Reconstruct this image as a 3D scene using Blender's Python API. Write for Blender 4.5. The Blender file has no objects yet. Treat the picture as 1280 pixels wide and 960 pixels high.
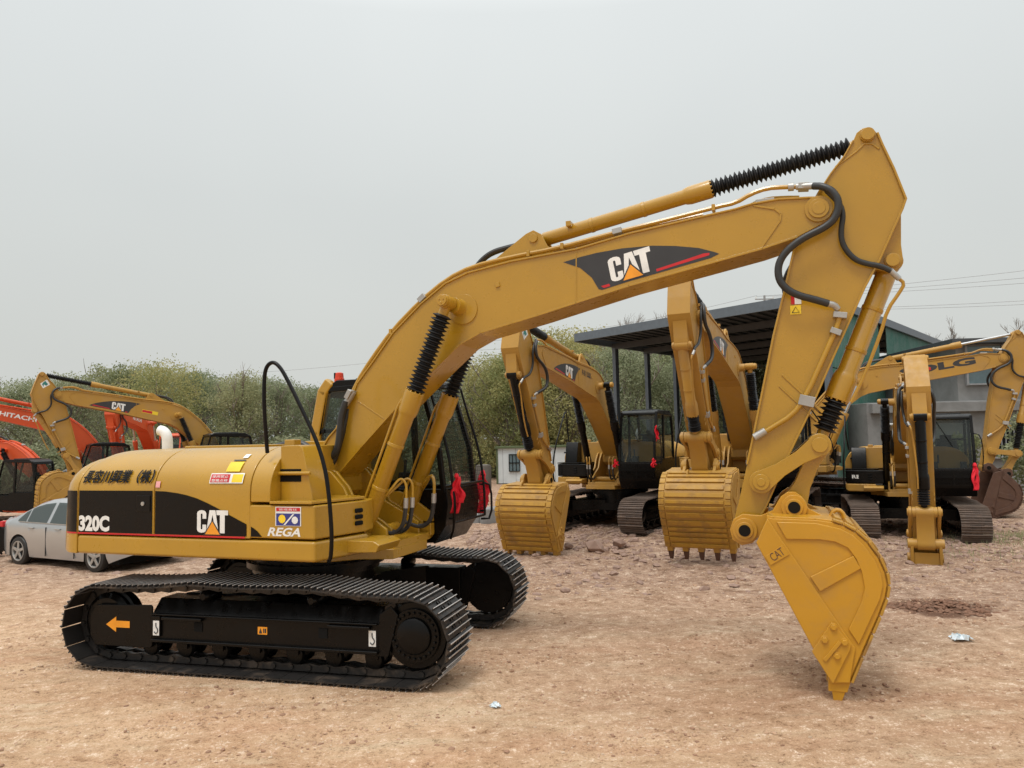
import bpy, bmesh, math, random
import numpy as np
from mathutils import Vector, Matrix, noise
random.seed(7)
R = math.radians
scene = bpy.context.scene
COL = scene.collection

# ------------------------------------------------------------------ materials
def newmat(name):
    m = bpy.data.materials.new(name); m.use_nodes = True
    nt = m.node_tree; b = nt.nodes['Principled BSDF']
    return m, nt, b
def N(nt, t, **kw):
    n = nt.nodes.new(t)
    for k, v in kw.items(): setattr(n, k, v)
    return n
def L(nt, a, b): nt.links.new(a, b)
def ramp(nt, src, stops):
    r = N(nt, 'ShaderNodeValToRGB'); e = r.color_ramp.elements
    while len(e) < len(stops): e.new(.5)
    for i, (p, c) in enumerate(stops):
        e[i].position = p; e[i].color = (*c, 1) if len(c) == 3 else c
    L(nt, src, r.inputs[0]); return r.outputs[0]
def tex(nt, scale, detail=4, rough=.55, stretch=None, obj=True, dist=0):
    tc = N(nt, 'ShaderNodeTexCoord'); n = N(nt, 'ShaderNodeTexNoise')
    n.inputs['Scale'].default_value = scale; n.inputs['Detail'].default_value = detail
    n.inputs['Roughness'].default_value = rough; n.inputs['Distortion'].default_value = dist
    src = tc.outputs['Object']
    if stretch:
        mp = N(nt, 'ShaderNodeMapping'); mp.inputs['Scale'].default_value = stretch[:3]
        if len(stretch) > 3: mp.inputs['Rotation'].default_value = (0, 0, stretch[3])
        L(nt, src, mp.inputs[0]); src = mp.outputs[0]
    L(nt, src, n.inputs['Vector']); return n.outputs['Fac']
def mix(nt, fac, a, b):
    m = N(nt, 'ShaderNodeMix', data_type='RGBA')
    for s, v in ((m.inputs[0], fac), (m.inputs[6], a), (m.inputs[7], b)):
        if isinstance(v, (int, float)): s.default_value = v
        elif isinstance(v, tuple): s.default_value = (*v, 1)
        else: L(nt, v, s)
    return m.outputs[2]
def bump(nt, b, h, strength, dist=.01):
    n = N(nt, 'ShaderNodeBump'); n.inputs['Strength'].default_value = strength; n.inputs['Distance'].default_value = dist
    L(nt, h, n.inputs['Height']); L(nt, n.outputs[0], b.inputs['Normal'])
def paint(name, col, rough=.38, dirt=.25, dcol=(.20, .13, .08), spec=.5, coat=0., scale=2.2, lo=.52, hi=.72):
    m, nt, b = newmat(name)
    f = ramp(nt, tex(nt, scale, 8, .68, dist=.4), [(lo, (0, 0, 0)), (hi, (1, 1, 1))])
    mu = N(nt, 'ShaderNodeMath', operation='MULTIPLY'); L(nt, f, mu.inputs[0]); mu.inputs[1].default_value = dirt
    var = ramp(nt, tex(nt, 1.1, 3), [(.3, tuple(c*.93 for c in col)), (.7, tuple(min(1, c*1.06) for c in col))])
    L(nt, mix(nt, mu.outputs[0], var, dcol), b.inputs['Base Color'])
    rr = ramp(nt, tex(nt, 9, 5), [(.3, (rough*.8,)*3), (.75, (min(1, rough*1.35),)*3)]); L(nt, rr, b.inputs['Roughness'])
    b.inputs['Specular IOR Level'].default_value = spec; b.inputs['Coat Weight'].default_value = coat
    b.inputs['Coat Roughness'].default_value = .10
    bm_ = N(nt, 'ShaderNodeMath', operation='MULTIPLY_ADD'); L(nt, tex(nt, 5, 2), bm_.inputs[0]); bm_.inputs[1].default_value = 3.0; L(nt, tex(nt, 60, 3), bm_.inputs[2])
    bump(nt, b, bm_.outputs[0], .10, .006)
    return m
def plain(name, col, rough=.6, metal=0, spec=.5):
    m, nt, b = newmat(name)
    v = ramp(nt, tex(nt, 6, 4), [(.3, tuple(c*.88 for c in col)), (.7, tuple(min(1, c*1.08) for c in col))])
    L(nt, v, b.inputs['Base Color']); b.inputs['Roughness'].default_value = rough; b.inputs['Metallic'].default_value = metal
    b.inputs['Specular IOR Level'].default_value = spec
    return m
M = {}
YEL = (.425, .232, .014)
M['yellow'] = paint('yellow paint', YEL, .30, .16, (.27, .15, .045), coat=.5, scale=1.5)
M['bright'] = paint('fresh yellow paint', (.53, .262, .012), .36, .32, (.36, .20, .06), coat=.3, scale=2.6, lo=.5, hi=.64)
M['dusty'] = paint('dusty yellow paint', (.44, .237, .036), .5, .45, (.33, .21, .11), scale=1.6, lo=.45)
M['rusty_yellow'] = paint('worn yellow paint', (.44, .235, .025), .5, .62, (.17, .085, .04), scale=4.5, lo=.46, hi=.66)
M['orange'] = paint('orange red paint', (.62, .085, .02), .42, .2, (.3, .1, .05))
M['rust'] = paint('rusty steel', (.105, .052, .032), .75, .7, (.06, .03, .025), scale=4)
M['black'] = paint('black paint', (.003, .0027, .0026), .30, .10, (.022, .016, .012), spec=.22)
M['panel'] = paint('black gloss panel', (.003, .0025, .0025), .30, .04, (.02, .015, .01), spec=.22)
M['decal'] = plain('charcoal decal', (.035, .034, .036), .4)
M['shoe'] = paint('black track steel', (.020, .018, .017), .38, .85, (.13, .095, .07), spec=.4, scale=3)
M['worn'] = plain('worn grouser edge', (.55, .53, .51), .30, .35)
M['worn_old'] = plain('dusty grouser edge', (.20, .15, .12), .6, .3)
M['shoe_old'] = paint('dusty track steel', (.09, .07, .06), .75, .8, (.22, .15, .11), scale=4, lo=.35)
M['rubber'] = plain('black rubber', (.013, .013, .013), .5)
M['boot'] = plain('bellows rubber', (.008, .008, .009), .55)
M['hose'] = plain('hose', (.022, .022, .022), .42)
M['chrome'] = plain('zinc fitting', (.42, .41, .39), .42, .6)
M['steel'] = plain('rod steel', (.5, .5, .5), .25, 1)
M['white'] = plain('white paint', (.78, .78, .76), .45)
M['red'] = plain('red decal', (.55, .015, .02), .4)
M['ribbon'] = plain('red cloth', (.75, .012, .03), .75)
M['lampo'] = plain('orange red lens', (.62, .045, .012), .3)
M['sticker'] = plain('orange sticker', (.85, .33, .02), .4)
M['yst'] = plain('yellow sticker', (.85, .6, .03), .4)
M['blue'] = plain('blue sticker', (.03, .04, .22), .4)
M['teal'] = plain('teal sticker', (.03, .2, .18), .4)
M['pink'] = plain('pink sticker', (.75, .35, .35), .4)
M['greyst'] = plain('grey paint', (.30, .31, .32), .5)
M['dark'] = plain('dark interior', (.004, .004, .004), .8, spec=.2)
M['seat'] = plain('seat cloth', (.03, .03, .035), .9)
def glassm(name, tint=(.05, .06, .06), fac=.45, rough=.03):
    m, nt, b = newmat(name)
    b.inputs['Base Color'].default_value = (*tint, 1); b.inputs['Roughness'].default_value = rough
    tr = N(nt, 'ShaderNodeBsdfTransparent'); tr.inputs[0].default_value = (.86, .93, .90, 1)
    mx = N(nt, 'ShaderNodeMixShader'); mx.inputs[0].default_value = fac
    L(nt, tr.outputs[0], mx.inputs[1]); L(nt, b.outputs[0], mx.inputs[2])
    L(nt, mx.outputs[0], nt.nodes['Material Output'].inputs[0]); return m
M['glass'] = glassm('cab glass', (.035, .042, .04), .45)
M['carglass'] = glassm('car glass', (.012, .014, .015), .55)
def silver():
    m, nt, b = newmat('silver car paint')
    b.inputs['Base Color'].default_value = (.42, .43, .435, 1); b.inputs['Metallic'].default_value = .6
    b.inputs['Roughness'].default_value = .3; b.inputs['Coat Weight'].default_value = .8; b.inputs['Coat Roughness'].default_value = .05
    return m
M['silver'] = silver()

# ------------------------------------------------------------------ mesh builder
class MB:
    def __init__(s): s.v = []; s.f = []; s.m = []; s.cur = 0; s.mk = []
    def mark(s): s.mk.append((len(s.v), len(s.f))); return s
    def build_each(s, name, *a, **k):
        mk = [(0, 0)]+s.mk; mk = sorted(set(mk))+[(len(s.v), len(s.f))]; r = []
        for (v0, f0), (v1, f1) in zip(mk, mk[1:]):
            if v1 > v0: q = MB(); q.v = s.v[v0:v1]; q.f = [tuple(i-v0 for i in f) for f in s.f[f0:f1]]; q.m = s.m[f0:f1]; r.append(q.build(name, *a, **k))
        return r
    def add(s, vs, fs):
        o = len(s.v); s.v += [tuple(p) for p in vs]; s.f += [tuple(i+o for i in f) for f in fs]; s.m += [s.cur]*len(fs)
        return s
    def box(s, c, d, rz=0, ry=0):
        x, y, z = (k/2 for k in d); vs = []
        for sx, sy, sz in ((-1,-1,-1),(1,-1,-1),(1,1,-1),(-1,1,-1),(-1,-1,1),(1,-1,1),(1,1,1),(-1,1,1)):
            p = Vector((sx*x, sy*y, sz*z))
            if ry: p = Matrix.Rotation(ry, 3, 'Y') @ p
            if rz: p = Matrix.Rotation(rz, 3, 'Z') @ p
            vs.append(p + Vector(c))
        return s.add(vs, [(0,3,2,1),(4,5,6,7),(0,1,5,4),(1,2,6,5),(2,3,7,6),(3,0,4,7)])
    def prism(s, poly, y0, y1):
        n = len(poly); a = sum(poly[i][0]*poly[(i+1)%n][1]-poly[(i+1)%n][0]*poly[i][1] for i in range(n))
        if a < 0: poly = poly[::-1]
        vs = [(x, y0, z) for x, z in poly]+[(x, y1, z) for x, z in poly]
        fs = [tuple(range(n)), tuple(range(2*n-1, n-1, -1))]
        fs += [(i, i+n, (i+1)%n+n, (i+1)%n) for i in range(n)]
        return s.add(vs, fs)
    def slab(s, poly, z0, z1):     # polygon in plan
        n = len(poly); a = sum(poly[i][0]*poly[(i+1)%n][1]-poly[(i+1)%n][0]*poly[i][1] for i in range(n))
        if a < 0: poly = poly[::-1]
        vs = [(x, y, z0) for x, y in poly]+[(x, y, z1) for x, y in poly]
        fs = [tuple(range(n-1, -1, -1)), tuple(range(n, 2*n))]
        fs += [(i, (i+1)%n, (i+1)%n+n, i+n) for i in range(n)]
        return s.add(vs, fs)
    def lathe(s, p0, p1, prof, seg=24, jit=0, caps=True):   # prof: (distance along, radius)
        p0 = Vector(p0); p1 = Vector(p1); d = (p1-p0).normalized()
        u = d.cross(Vector((0, 0, 1)) if abs(d.z) < .9 else Vector((0, 1, 0))).normalized(); w = d.cross(u)
        vs = []; fs = []
        for t, r in prof:
            if jit: off = u*random.uniform(-jit, jit)+w*random.uniform(-jit, jit)
            else: off = Vector()
            for i in range(seg):
                a = 2*math.pi*i/seg; vs.append(p0+d*t+off+(u*math.cos(a)+w*math.sin(a))*r)
        for k in range(len(prof)-1):
            for i in range(seg):
                j = (i+1) % seg; fs.append((k*seg+i, k*seg+j, (k+1)*seg+j, (k+1)*seg+i))
        if caps: fs.append(tuple(range(seg-1, -1, -1))); fs.append(tuple((len(prof)-1)*seg+i for i in range(seg)))
        return s.add(vs, fs)
    def cyl(s, p0, p1, r, r1=None, seg=20):
        return s.lathe(p0, p1, [(0, r), ((Vector(p1)-Vector(p0)).length, r if r1 is None else r1)], seg)
    def tube(s, pts, r, seg=8, smooth=2):
        P = [Vector(p) for p in pts]
        for _ in range(smooth):   # corner cutting keeps the ends
            Q = [P[0]]
            for a, b in zip(P, P[1:]): Q += [a*.75+b*.25, a*.25+b*.75]
            Q.append(P[-1]); P = Q
        vs = []; fs = []; up = None
        for i, p in enumerate(P):
            d = (P[min(i+1, len(P)-1)]-P[max(i-1, 0)]).normalized()
            if up is None: up = d.cross(Vector((.13, .97, .2))).normalized()
            up = (up-d*up.dot(d)).normalized(); w = d.cross(up)
            rr = r if not callable(r) else r(i/(len(P)-1))
            for k in range(seg):
                a = 2*math.pi*k/seg; vs.append(p+(up*math.cos(a)+w*math.sin(a))*rr)
        for i in range(len(P)-1):
            for k in range(seg):
                j = (k+1) % seg; fs.append((i*seg+k, i*seg+j, (i+1)*seg+j, (i+1)*seg+k))
        fs.append(tuple(range(seg-1, -1, -1))); fs.append(tuple((len(P)-1)*seg+k for k in range(seg)))
        return s.add(vs, fs)
    def strip(s, line, y0, y1, th):      # plate following a polyline of the x-z plane
        for a, b in zip(line, line[1:]):
            dx, dz = b[0]-a[0], b[1]-a[1]; l = math.hypot(dx, dz) or 1e-6; nx, nz = -dz/l*th/2, dx/l*th/2; ex, ez = dx/l*th*.3, dz/l*th*.3
            s.prism([(a[0]-ex+nx, a[1]-ez+nz), (a[0]-ex-nx, a[1]-ez-nz), (b[0]+ex-nx, b[1]+ez-nz), (b[0]+ex+nx, b[1]+ez+nz)], y0, y1)
        return s
    def grid(s, rows):
        n = len(rows[0]); vs = [p for r in rows for p in r]
        fs = [(i*n+j, i*n+j+1, (i+1)*n+j+1, (i+1)*n+j) for i in range(len(rows)-1) for j in range(n-1)]
        return s.add(vs, fs)
    def build(s, name, mats, parent=None, xf=None, bevel=0, smooth=True, label=None, solid=0, loc=None, kind=None):
        me = bpy.data.meshes.new(name)
        vs = [xf(p) for p in s.v] if xf else s.v
        me.from_pydata(vs, [], s.f)
        if not isinstance(mats, (list, tuple)): mats = [mats]
        for k in mats: me.materials.append(M[k] if isinstance(k, str) else k)
        if len(mats) > 1: me.polygons.foreach_set('material_index', s.m)
        me.validate(); me.update()
        if smooth:
            me.polygons.foreach_set('use_smooth', [True]*len(me.polygons)); me.set_sharp_from_angle(angle=R(38))
        o = bpy.data.objects.new(name, me); COL.objects.link(o)
        if parent: o.parent = parent
        if loc: o.location = loc
        if bevel:
            b = o.modifiers.new('bevel', 'BEVEL'); b.width = bevel; b.segments = 2; b.limit_method = 'ANGLE'; b.angle_limit = R(40); b.harden_normals = smooth
        if solid:
            b = o.modifiers.new('solid', 'SOLIDIFY'); b.thickness = solid; b.offset = 0
        if label: o['label'] = label
        if kind: o['kind'] = kind
        return o
def empty(name, loc, rz=0, scale=1):
    o = bpy.data.objects.new(name, None); COL.objects.link(o); o.location = loc; o.rotation_euler = (0, 0, rz); o.scale = (scale,)*3
    o.empty_display_size = .3; return o
def tag(o, label, cat, group=None):
    o['label'] = label; o['category'] = cat
    if group: o['group'] = group
    return o

# ------------------------------------------------------------------ lettering
def text_geo(body, bold=0.0, res=3):
    c = bpy.data.curves.new('t', 'FONT'); c.body = body; c.resolution_u = res; c.offset = bold
    o = bpy.data.objects.new('t', c); COL.objects.link(o); bpy.context.view_layer.update()
    me = o.to_mesh(); v = [tuple(p.co[:2]) for p in me.vertices]; f = [tuple(p.vertices) for p in me.polygons]
    o.to_mesh_clear(); bpy.data.objects.remove(o); bpy.data.curves.remove(c)
    x0 = min(p[0] for p in v); x1 = max(p[0] for p in v); y0 = min(p[1] for p in v); y1 = max(p[1] for p in v)
    return [((x-x0)/(x1-x0), (y-y0)/(y1-y0)) for x, y in v], f
def arc(cx, cy, rx, ry, a0, a1, n=6):
    return [(cx+rx*math.cos(R(a0+(a1-a0)*i/n)), cy+ry*math.sin(R(a0+(a1-a0)*i/n))) for i in range(n+1)]
def block_logo():       # condensed block capitals C A T, unit box; and the triangle
    out = []
    C = arc(.15, .86, .15, .14, 0, 180, 6)+arc(.15, .14, .15, .14, 180, 360, 6)
    C = [(.30, .62), (.30, .86)] + arc(.15, .86, .15, .14, 0, 180, 6)[1:] + arc(.15, .14, .15, .14, 180, 360, 6) + [(.30, .36), (.178, .36), (.178, .18)] + arc(.15, .18, .028, .03, 0, -180, 4)[1:] + arc(.15, .82, .028, .03, 180, 0, 4) + [(.178, .62)]
    A = [(.30, .0), (.405, 1), (.595, 1), (.70, .0), (.58, .1), (.535, .55), (.50, .80), (.465, .55), (.42, .1)]
    T = [(.62, 1), (1.0, 1), (1.0, .79), (.895, .79), (.895, 0), (.74, 0), (.74, .79), (.635, .79)]
    return [C, A, T], [(.27, -.06), (.50, .50), (.74, -.06)]
def affine(o, ex, ey): return lambda p: (o[0]+ex[0]*p[0]+ey[0]*p[1], o[1]+ex[1]*p[0]+ey[1]*p[1])
def put_text(body, o, ex, ey, y, mat, name, parent, bold=0, xf=None, conform=None, flip=False, res=3):
    v, f = text_geo(body, bold, res); A = affine(o, ex, ey); q = []
    for p in v:
        if flip: p = (1-p[0], p[1])
        x, z = A(p); q.append((x, conform(x, z) if conform else y, z))
    mb = MB(); mb.add(q, f); return mb.build(name, mat, parent, xf=xf, smooth=False)
def flatpoly(mb, polys, y, fn=lambda p: p):
    for P in polys:
        P = [fn(p) for p in P]; mb.add([(x, y, z) for x, z in P], [tuple(range(len(P)))])
def put_logo(o, ex, ey, y, parent, xf=None, flip=False):
    s = -1 if y < 0 else 1
    g, tri = block_logo(); A = affine(o, ex, ey); fl = (lambda p: A((1-p[0], p[1]))) if flip else A
    mb = MB(); flatpoly(mb, g, y, fl); mb.build('lettering', 'white', parent, xf=xf, smooth=False)
    mb = MB(); flatpoly(mb, [[(.215, -.09), (.50, .585), (.795, -.09)]], y+s*.001, fl); mb.build('logo_outline', 'decal', parent, xf=xf, smooth=False)
    mb = MB(); flatpoly(mb, [tri], y+s*.002, fl); mb.build('logo_triangle', 'sticker', parent, xf=xf, smooth=False)

# ------------------------------------------------------------------ camera, world, sun
CAMH = 2.174
cam = bpy.data.cameras.new('camera'); co = bpy.data.objects.new('camera', cam); COL.objects.link(co); scene.camera = co
cam.sensor_width = 36; cam.lens = 951.1/1280*36; cam.clip_end = 2000; cam.clip_start = .1
co.matrix_world = Matrix.Translation((0, 0, CAMH)) @ Matrix.Rotation(R(90+4.05), 4, 'X') @ Matrix.Rotation(R(-1.22), 4, 'Z')
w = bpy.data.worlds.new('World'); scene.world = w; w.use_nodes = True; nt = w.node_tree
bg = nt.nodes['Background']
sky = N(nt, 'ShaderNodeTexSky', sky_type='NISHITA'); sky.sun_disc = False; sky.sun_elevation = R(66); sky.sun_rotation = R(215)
sky.air_density = 2.0; sky.dust_density = 6; sky.ozone_density = 1
tc = N(nt, 'ShaderNodeTexCoord'); sp = N(nt, 'ShaderNodeSeparateXYZ'); L(nt, tc.outputs['Generated'], sp.inputs[0])
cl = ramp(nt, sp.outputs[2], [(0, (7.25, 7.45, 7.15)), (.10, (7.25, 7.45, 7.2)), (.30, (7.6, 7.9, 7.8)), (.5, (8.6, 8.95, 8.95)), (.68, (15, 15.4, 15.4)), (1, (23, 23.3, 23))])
nz = N(nt, 'ShaderNodeTexNoise'); nz.inputs['Scale'].default_value = 1.6; nz.inputs['Detail'].default_value = 3; L(nt, tc.outputs['Generated'], nz.inputs['Vector'])
nr = ramp(nt, nz.outputs['Fac'], [(.3, (.95, .955, .96)), (.7, (1.04, 1.04, 1.035))])
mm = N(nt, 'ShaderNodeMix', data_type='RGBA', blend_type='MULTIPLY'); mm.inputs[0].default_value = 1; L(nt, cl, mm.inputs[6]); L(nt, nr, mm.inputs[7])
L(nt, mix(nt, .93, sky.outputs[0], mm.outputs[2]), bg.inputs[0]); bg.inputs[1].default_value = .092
sun = bpy.data.lights.new('sun', 'SUN'); so = bpy.data.objects.new('sun', sun); COL.objects.link(so)
sun.energy = 1.5; sun.angle = R(16); sun.color = (1, .965, .91)
# sky.sun_rotation 215: sun behind the camera, to the left
sd = Vector((math.sin(R(215))*math.cos(R(66)), math.cos(R(215))*math.cos(R(66)), math.sin(R(66))))
so.rotation_euler = sd.to_track_quat('Z', 'Y').to_euler()
vs_ = scene.view_settings; vs_.view_transform = 'Standard'; vs_.look = 'None'; vs_.exposure = 0.0; vs_.gamma = 1

# ------------------------------------------------------------------ terrain
CTRL = [(0,64,-1.0,2),(-2,8.5,0,2),(2,7,0,2),(5,8,0,2),(-6,9,-.05,1),(0,3,0,2),(-8,4,0,1),(8,4,0,1),(-10,16.5,-.39,2),(-13,14,-.35,1),(-9.54,25.8,-.29,2),(-14.6,28,-.46,2),(-13.6,22.9,-.47,2),
        (-18,38,-.5,2),(2.62,19.1,-.05,2),(1.5,15,-.08,1),(5.3,17.3,.03,2),(8.85,17.3,-.16,2),(7.6,21,.03,2),(9,11,.02,1),(-30,50,-.8,3),(0,53,-.98,3),(30,50,-.4,3),(0,35,-.5,1),(-3,20.5,-.1,1)]
def hbase(x, y):
    s = w_ = 0
    for cx, cy, cz, k in CTRL:
        d = 1/((x-cx)**2+(y-cy)**2+1.5)**1.6*k; s += d*cz; w_ += d
    return s/w_
T1, T2 = R(15.16), R(19.61); OX, OY = -2.194, 8.526
def hfull(x, y):
    z = hbase(x, y); d = math.hypot(x, y)
    n = noise.noise(Vector((x*.5, y*.5, 3)))*.05+noise.noise(Vector((x*1.7, y*1.7, 9)))*.022
    st = noise.noise(Vector((x*.9+y*.35, y*3.2-x*.6, 1)))*.024+(noise.noise(Vector((x*1.6, y*9-x*2.2, 11)))*.010 if y < 16 else 0)           # wheel-worn streaks
    f = 0
    for ry, sl, wd, dp in ((4.9,-.10,.16,.022),(5.35,-.10,.16,.018),(6.0,.02,.22,.02),(9.6,-.22,.20,.03),(10.3,-.22,.20,.028),(3.9,-.05,.2,.015)):
        q = (y-ry-sl*x-.12*math.sin(x*.7+ry))/wd
        if abs(q) < 2.2: f += dp*1.7*(-math.exp(-q*q)+.6*math.exp(-(abs(q)-1.3)**2*4))*(.5+.8*noise.noise(Vector((x*.9, ry, 3)))+.2)
    if d < 30:
        f = noise.noise(Vector((x*5, y*7, 5)))*.012+abs(noise.noise(Vector((x*13, y*15, 7))))*.012*max(.25, noise.noise(Vector((x*.8, y*1.2, 21)))*2.2+.5)
        if 10 < y < 24 and x > -1: f += abs(noise.noise(Vector((x*3.1, y*3.1, 2))))*.06*min(1, (y-10)/3)*min(1, x+1)
    if 2.2 < x < 3.4 and 5.9 < y < 7.7:
        v_ = (x-2.74)*.336+(y-6.764)*.942; u_ = (x-2.74)*.942-(y-6.764)*.336
        if abs(v_) < .75: f += .022*math.exp(-(u_/.16)**2)*(1+noise.noise(Vector((x*7, y*7, 2))))*min(1, (.75-abs(v_))*5)
    m = 1
    dx, dy = x-OX, y-OY; lx = dx*math.cos(T1)-dy*math.sin(T1); ly = dx*math.sin(T1)+dy*math.cos(T1)
    if abs(lx) < 2.3 and abs(ly) < 1.7: m = .2; z += .006
    if math.hypot(x-5.15, y-9.4) < .75: z -= 0; f += abs(noise.noise(Vector((x*9, y*9, 4))))*.12*(1-math.hypot(x-5.15, y-9.4)/.75)
    return z+(n+st+f)*m
def axis(a, b, fine0, fine1, st, grow):
    pts = list(np.arange(fine0, fine1, st)); s = st; p = fine1
    while p < b: pts.append(p); s *= grow; p += s
    pts.append(b); s = st; p = fine0-st
    while p > a: pts.insert(0, p); s *= grow; p -= s
    pts.insert(0, a); return pts
xs = axis(-900, 900, -7.5, 8.5, .055, 1.035); ys = axis(-60, 1500, 3.2, 12.5, .05, 1.02)
rows = [[(x, y, hfull(x, y)) for x in xs] for y in ys]
gm = MB(); gm.grid(rows)
def ground_mat():
    m, nt, b = newmat('dry compacted clay')
    big = tex(nt, .22, 5, .6); mid = tex(nt, 1.0, 7, .68, dist=.6); st = tex(nt, 1.0, 6, .65, stretch=(.55, 2.4, 1, R(-14))); fine = tex(nt, 22, 6, .7); grit = tex(nt, 90, 3, .7)
    c = ramp(nt, mid, [(.30, (.50, .315, .19)), (.45, (.60, .40, .25)), (.58, (.67, .46, .295)), (.72, (.75, .57, .40))])
    c = mix(nt, ramp(nt, tex(nt, .42, 5, .65, stretch=(.6, 1.3, 1, R(-14))), [(.46, (0, 0, 0)), (.62, (.6,)*3)]), c, (.50, .295, .17))
    c = mix(nt, ramp(nt, st, [(.48, (0, 0, 0)), (.66, (.65,)*3)]), c, (.56, .325, .195))
    c = mix(nt, ramp(nt, st, [(.30, (.6,)*3), (.44, (0, 0, 0))]), c, (.70, .57, .40))
    # stony reddish brown rubble further back on the right
    tcn = N(nt, 'ShaderNodeTexCoord'); s = N(nt, 'ShaderNodeSeparateXYZ'); L(nt, tcn.outputs['Object'], s.inputs[0])
    d = N(nt, 'ShaderNodeMath', operation='MULTIPLY_ADD'); L(nt, s.outputs[0], d.inputs[0]); d.inputs[1].default_value = .45; L(nt, s.outputs[1], d.inputs[2])
    d2 = N(nt, 'ShaderNodeMath', operation='MULTIPLY_ADD'); L(nt, big, d2.inputs[0]); d2.inputs[1].default_value = 7; L(nt, d.outputs[0], d2.inputs[2])
    mr = N(nt, 'ShaderNodeMapRange'); mr.inputs[1].default_value = 8.5; mr.inputs[2].default_value = 16; mr.inputs[4].default_value = .9; L(nt, d2.outputs[0], mr.inputs[0])
    rub = ramp(nt, tex(nt, 3.2, 8, .75), [(.34, (.14, .08, .055)), (.46, (.29, .185, .13)), (.56, (.39, .265, .195)), (.68, (.50, .38, .29))])
    c = mix(nt, mr.outputs[0], c, rub)
    g2 = tex(nt, 8, 9, .8, stretch=(.9, 1.15, 1, R(-14))); g3 = tex(nt, 40, 6, .8)
    def mad(a, k, b_):
        m_ = N(nt, 'ShaderNodeMath', operation='MULTIPLY_ADD'); L(nt, a, m_.inputs[0]); m_.inputs[1].default_value = k
        if isinstance(b_, float): m_.inputs[2].default_value = b_
        else: L(nt, b_, m_.inputs[2])
        return m_.outputs[0]
    v = mad(g2, .45, mad(g3, .35, mad(grit, .20, 0.0)))
    vv = ramp(nt, v, [(.385, (.26, .21, .18)), (.44, (.62, .57, .52)), (.48, (.97, .96, .94)), (.57, (1.0, 1.0, 1.0)), (.66, (1.0, 1.0, 1.0))])
    ml = N(nt, 'ShaderNodeMix', data_type='RGBA', blend_type='MULTIPLY'); ml.inputs[0].default_value = 1; L(nt, c, ml.inputs[6]); L(nt, vv, ml.inputs[7]); c = ml.outputs[2]
    c = mix(nt, ramp(nt, v, [(.53, (0, 0, 0)), (.59, (.85,)*3)]), c, (.92, .76, .60))
    # dug-out dark soil spot
    vm = N(nt, 'ShaderNodeVectorMath', operation='DISTANCE'); L(nt, tcn.outputs['Object'], vm.inputs[0]); vm.inputs[1].default_value = (5.15, 9.4, 0)
    ad = N(nt, 'ShaderNodeMath', operation='MULTIPLY_ADD'); L(nt, mid, ad.inputs[0]); ad.inputs[1].default_value = .8; L(nt, vm.outputs[1], ad.inputs[2])
    c = mix(nt, ramp(nt, ad.outputs[0], [(.85, (.85,)*3), (1.0, (0, 0, 0))]), c, (.11, .055, .035))
    L(nt, c, b.inputs['Base Color']); b.inputs['Roughness'].default_value = .95; b.inputs['Specular IOR Level'].default_value = .15
    bump(nt, b, v, .8, .06); return m
M['ground'] = ground_mat()
g = gm.build('ground', 'ground', kind='structure'); g.data.set_sharp_from_angle(angle=R(180))

def rock(mb, c, s, seed):
    rnd = random.Random(seed); base = []
    ph = (1+5**.5)/2
    vs = [(-1,ph,0),(1,ph,0),(-1,-ph,0),(1,-ph,0),(0,-1,ph),(0,1,ph),(0,-1,-ph),(0,1,-ph),(ph,0,-1),(ph,0,1),(-ph,0,-1),(-ph,0,1)]
    fs = [(0,11,5),(0,5,1),(0,1,7),(0,7,10),(0,10,11),(1,5,9),(5,11,4),(11,10,2),(10,7,6),(7,1,8),(3,9,4),(3,4,2),(3,2,6),(3,6,8),(3,8,9),(4,9,5),(2,4,11),(6,2,10),(8,6,7),(9,8,1)]
    sx, sy, sz = s*rnd.uniform(.7, 1.2), s*rnd.uniform(.6, 1), s*rnd.uniform(.35, .7); a = rnd.uniform(0, 6.28)
    out = []
    for v in vs:
        k = rnd.uniform(.65, 1.1)/1.9; x, y, z = v[0]*k*sx, v[1]*k*sy, v[2]*k*sz
        out.append((c[0]+x*math.cos(a)-y*math.sin(a), c[1]+x*math.sin(a)+y*math.cos(a), c[2]+z))
    mb.add(out, fs)
def scatter(name, n, xr, yr, smin, smax, mat, seed, acc=None):
    rnd = random.Random(seed); mb = MB(); k = 0
    while k < n:
        x = rnd.uniform(*xr); y = rnd.uniform(*yr)
        if acc and rnd.random() > acc(x, y): continue
        s = smin+(smax-smin)*rnd.random()**3
        rock(mb, (x, y, hfull(x, y)+s*.08), s, rnd.random()); k += 1
    return mb.build(name, mat, smooth=False, kind='stuff')
M['pebble'] = plain('pebble', (.55, .41, .29), .9)
M['stone'] = plain('rubble stone', (.30, .20, .155), .9)
M['wetclod'] = plain('dark damp clod', (.20, .105, .065), .95)
M['clod'] = plain('dark clod', (.30, .175, .11), .95)
def dens(x, y): return .06+.94*max(0, noise.noise(Vector((x*.45+y*.2, y*2.6-x*.6, 0)))*1.6)
scatter('pebbles', 7000, (-7, 8), (3.5, 13), .004, .022, 'pebble', 1, dens)
scatter('clods', 3000, (-6, 8), (3.6, 12), .004, .032, 'clod', 2, dens)
M['crumb'] = plain('soil crumb', (.46, .30, .195), .95)
scatter('soil_crumbs', 17000, (-6.5, 8.5), (3.4, 13), .005, .026, 'crumb', 12, dens)
scatter('rubble', 3800, (-1, 12), (10.5, 19), .02, .11, 'stone', 3, lambda x, y: min(1, max(.08, (y-10)/6))*(1 if noise.noise(Vector((x*.7, y*.7, 5))) > -.05 else .25))
scatter('spoil', 130, (2.45, 3.15), (6.2, 7.4), .008, .032, 'clod', 14)
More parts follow.
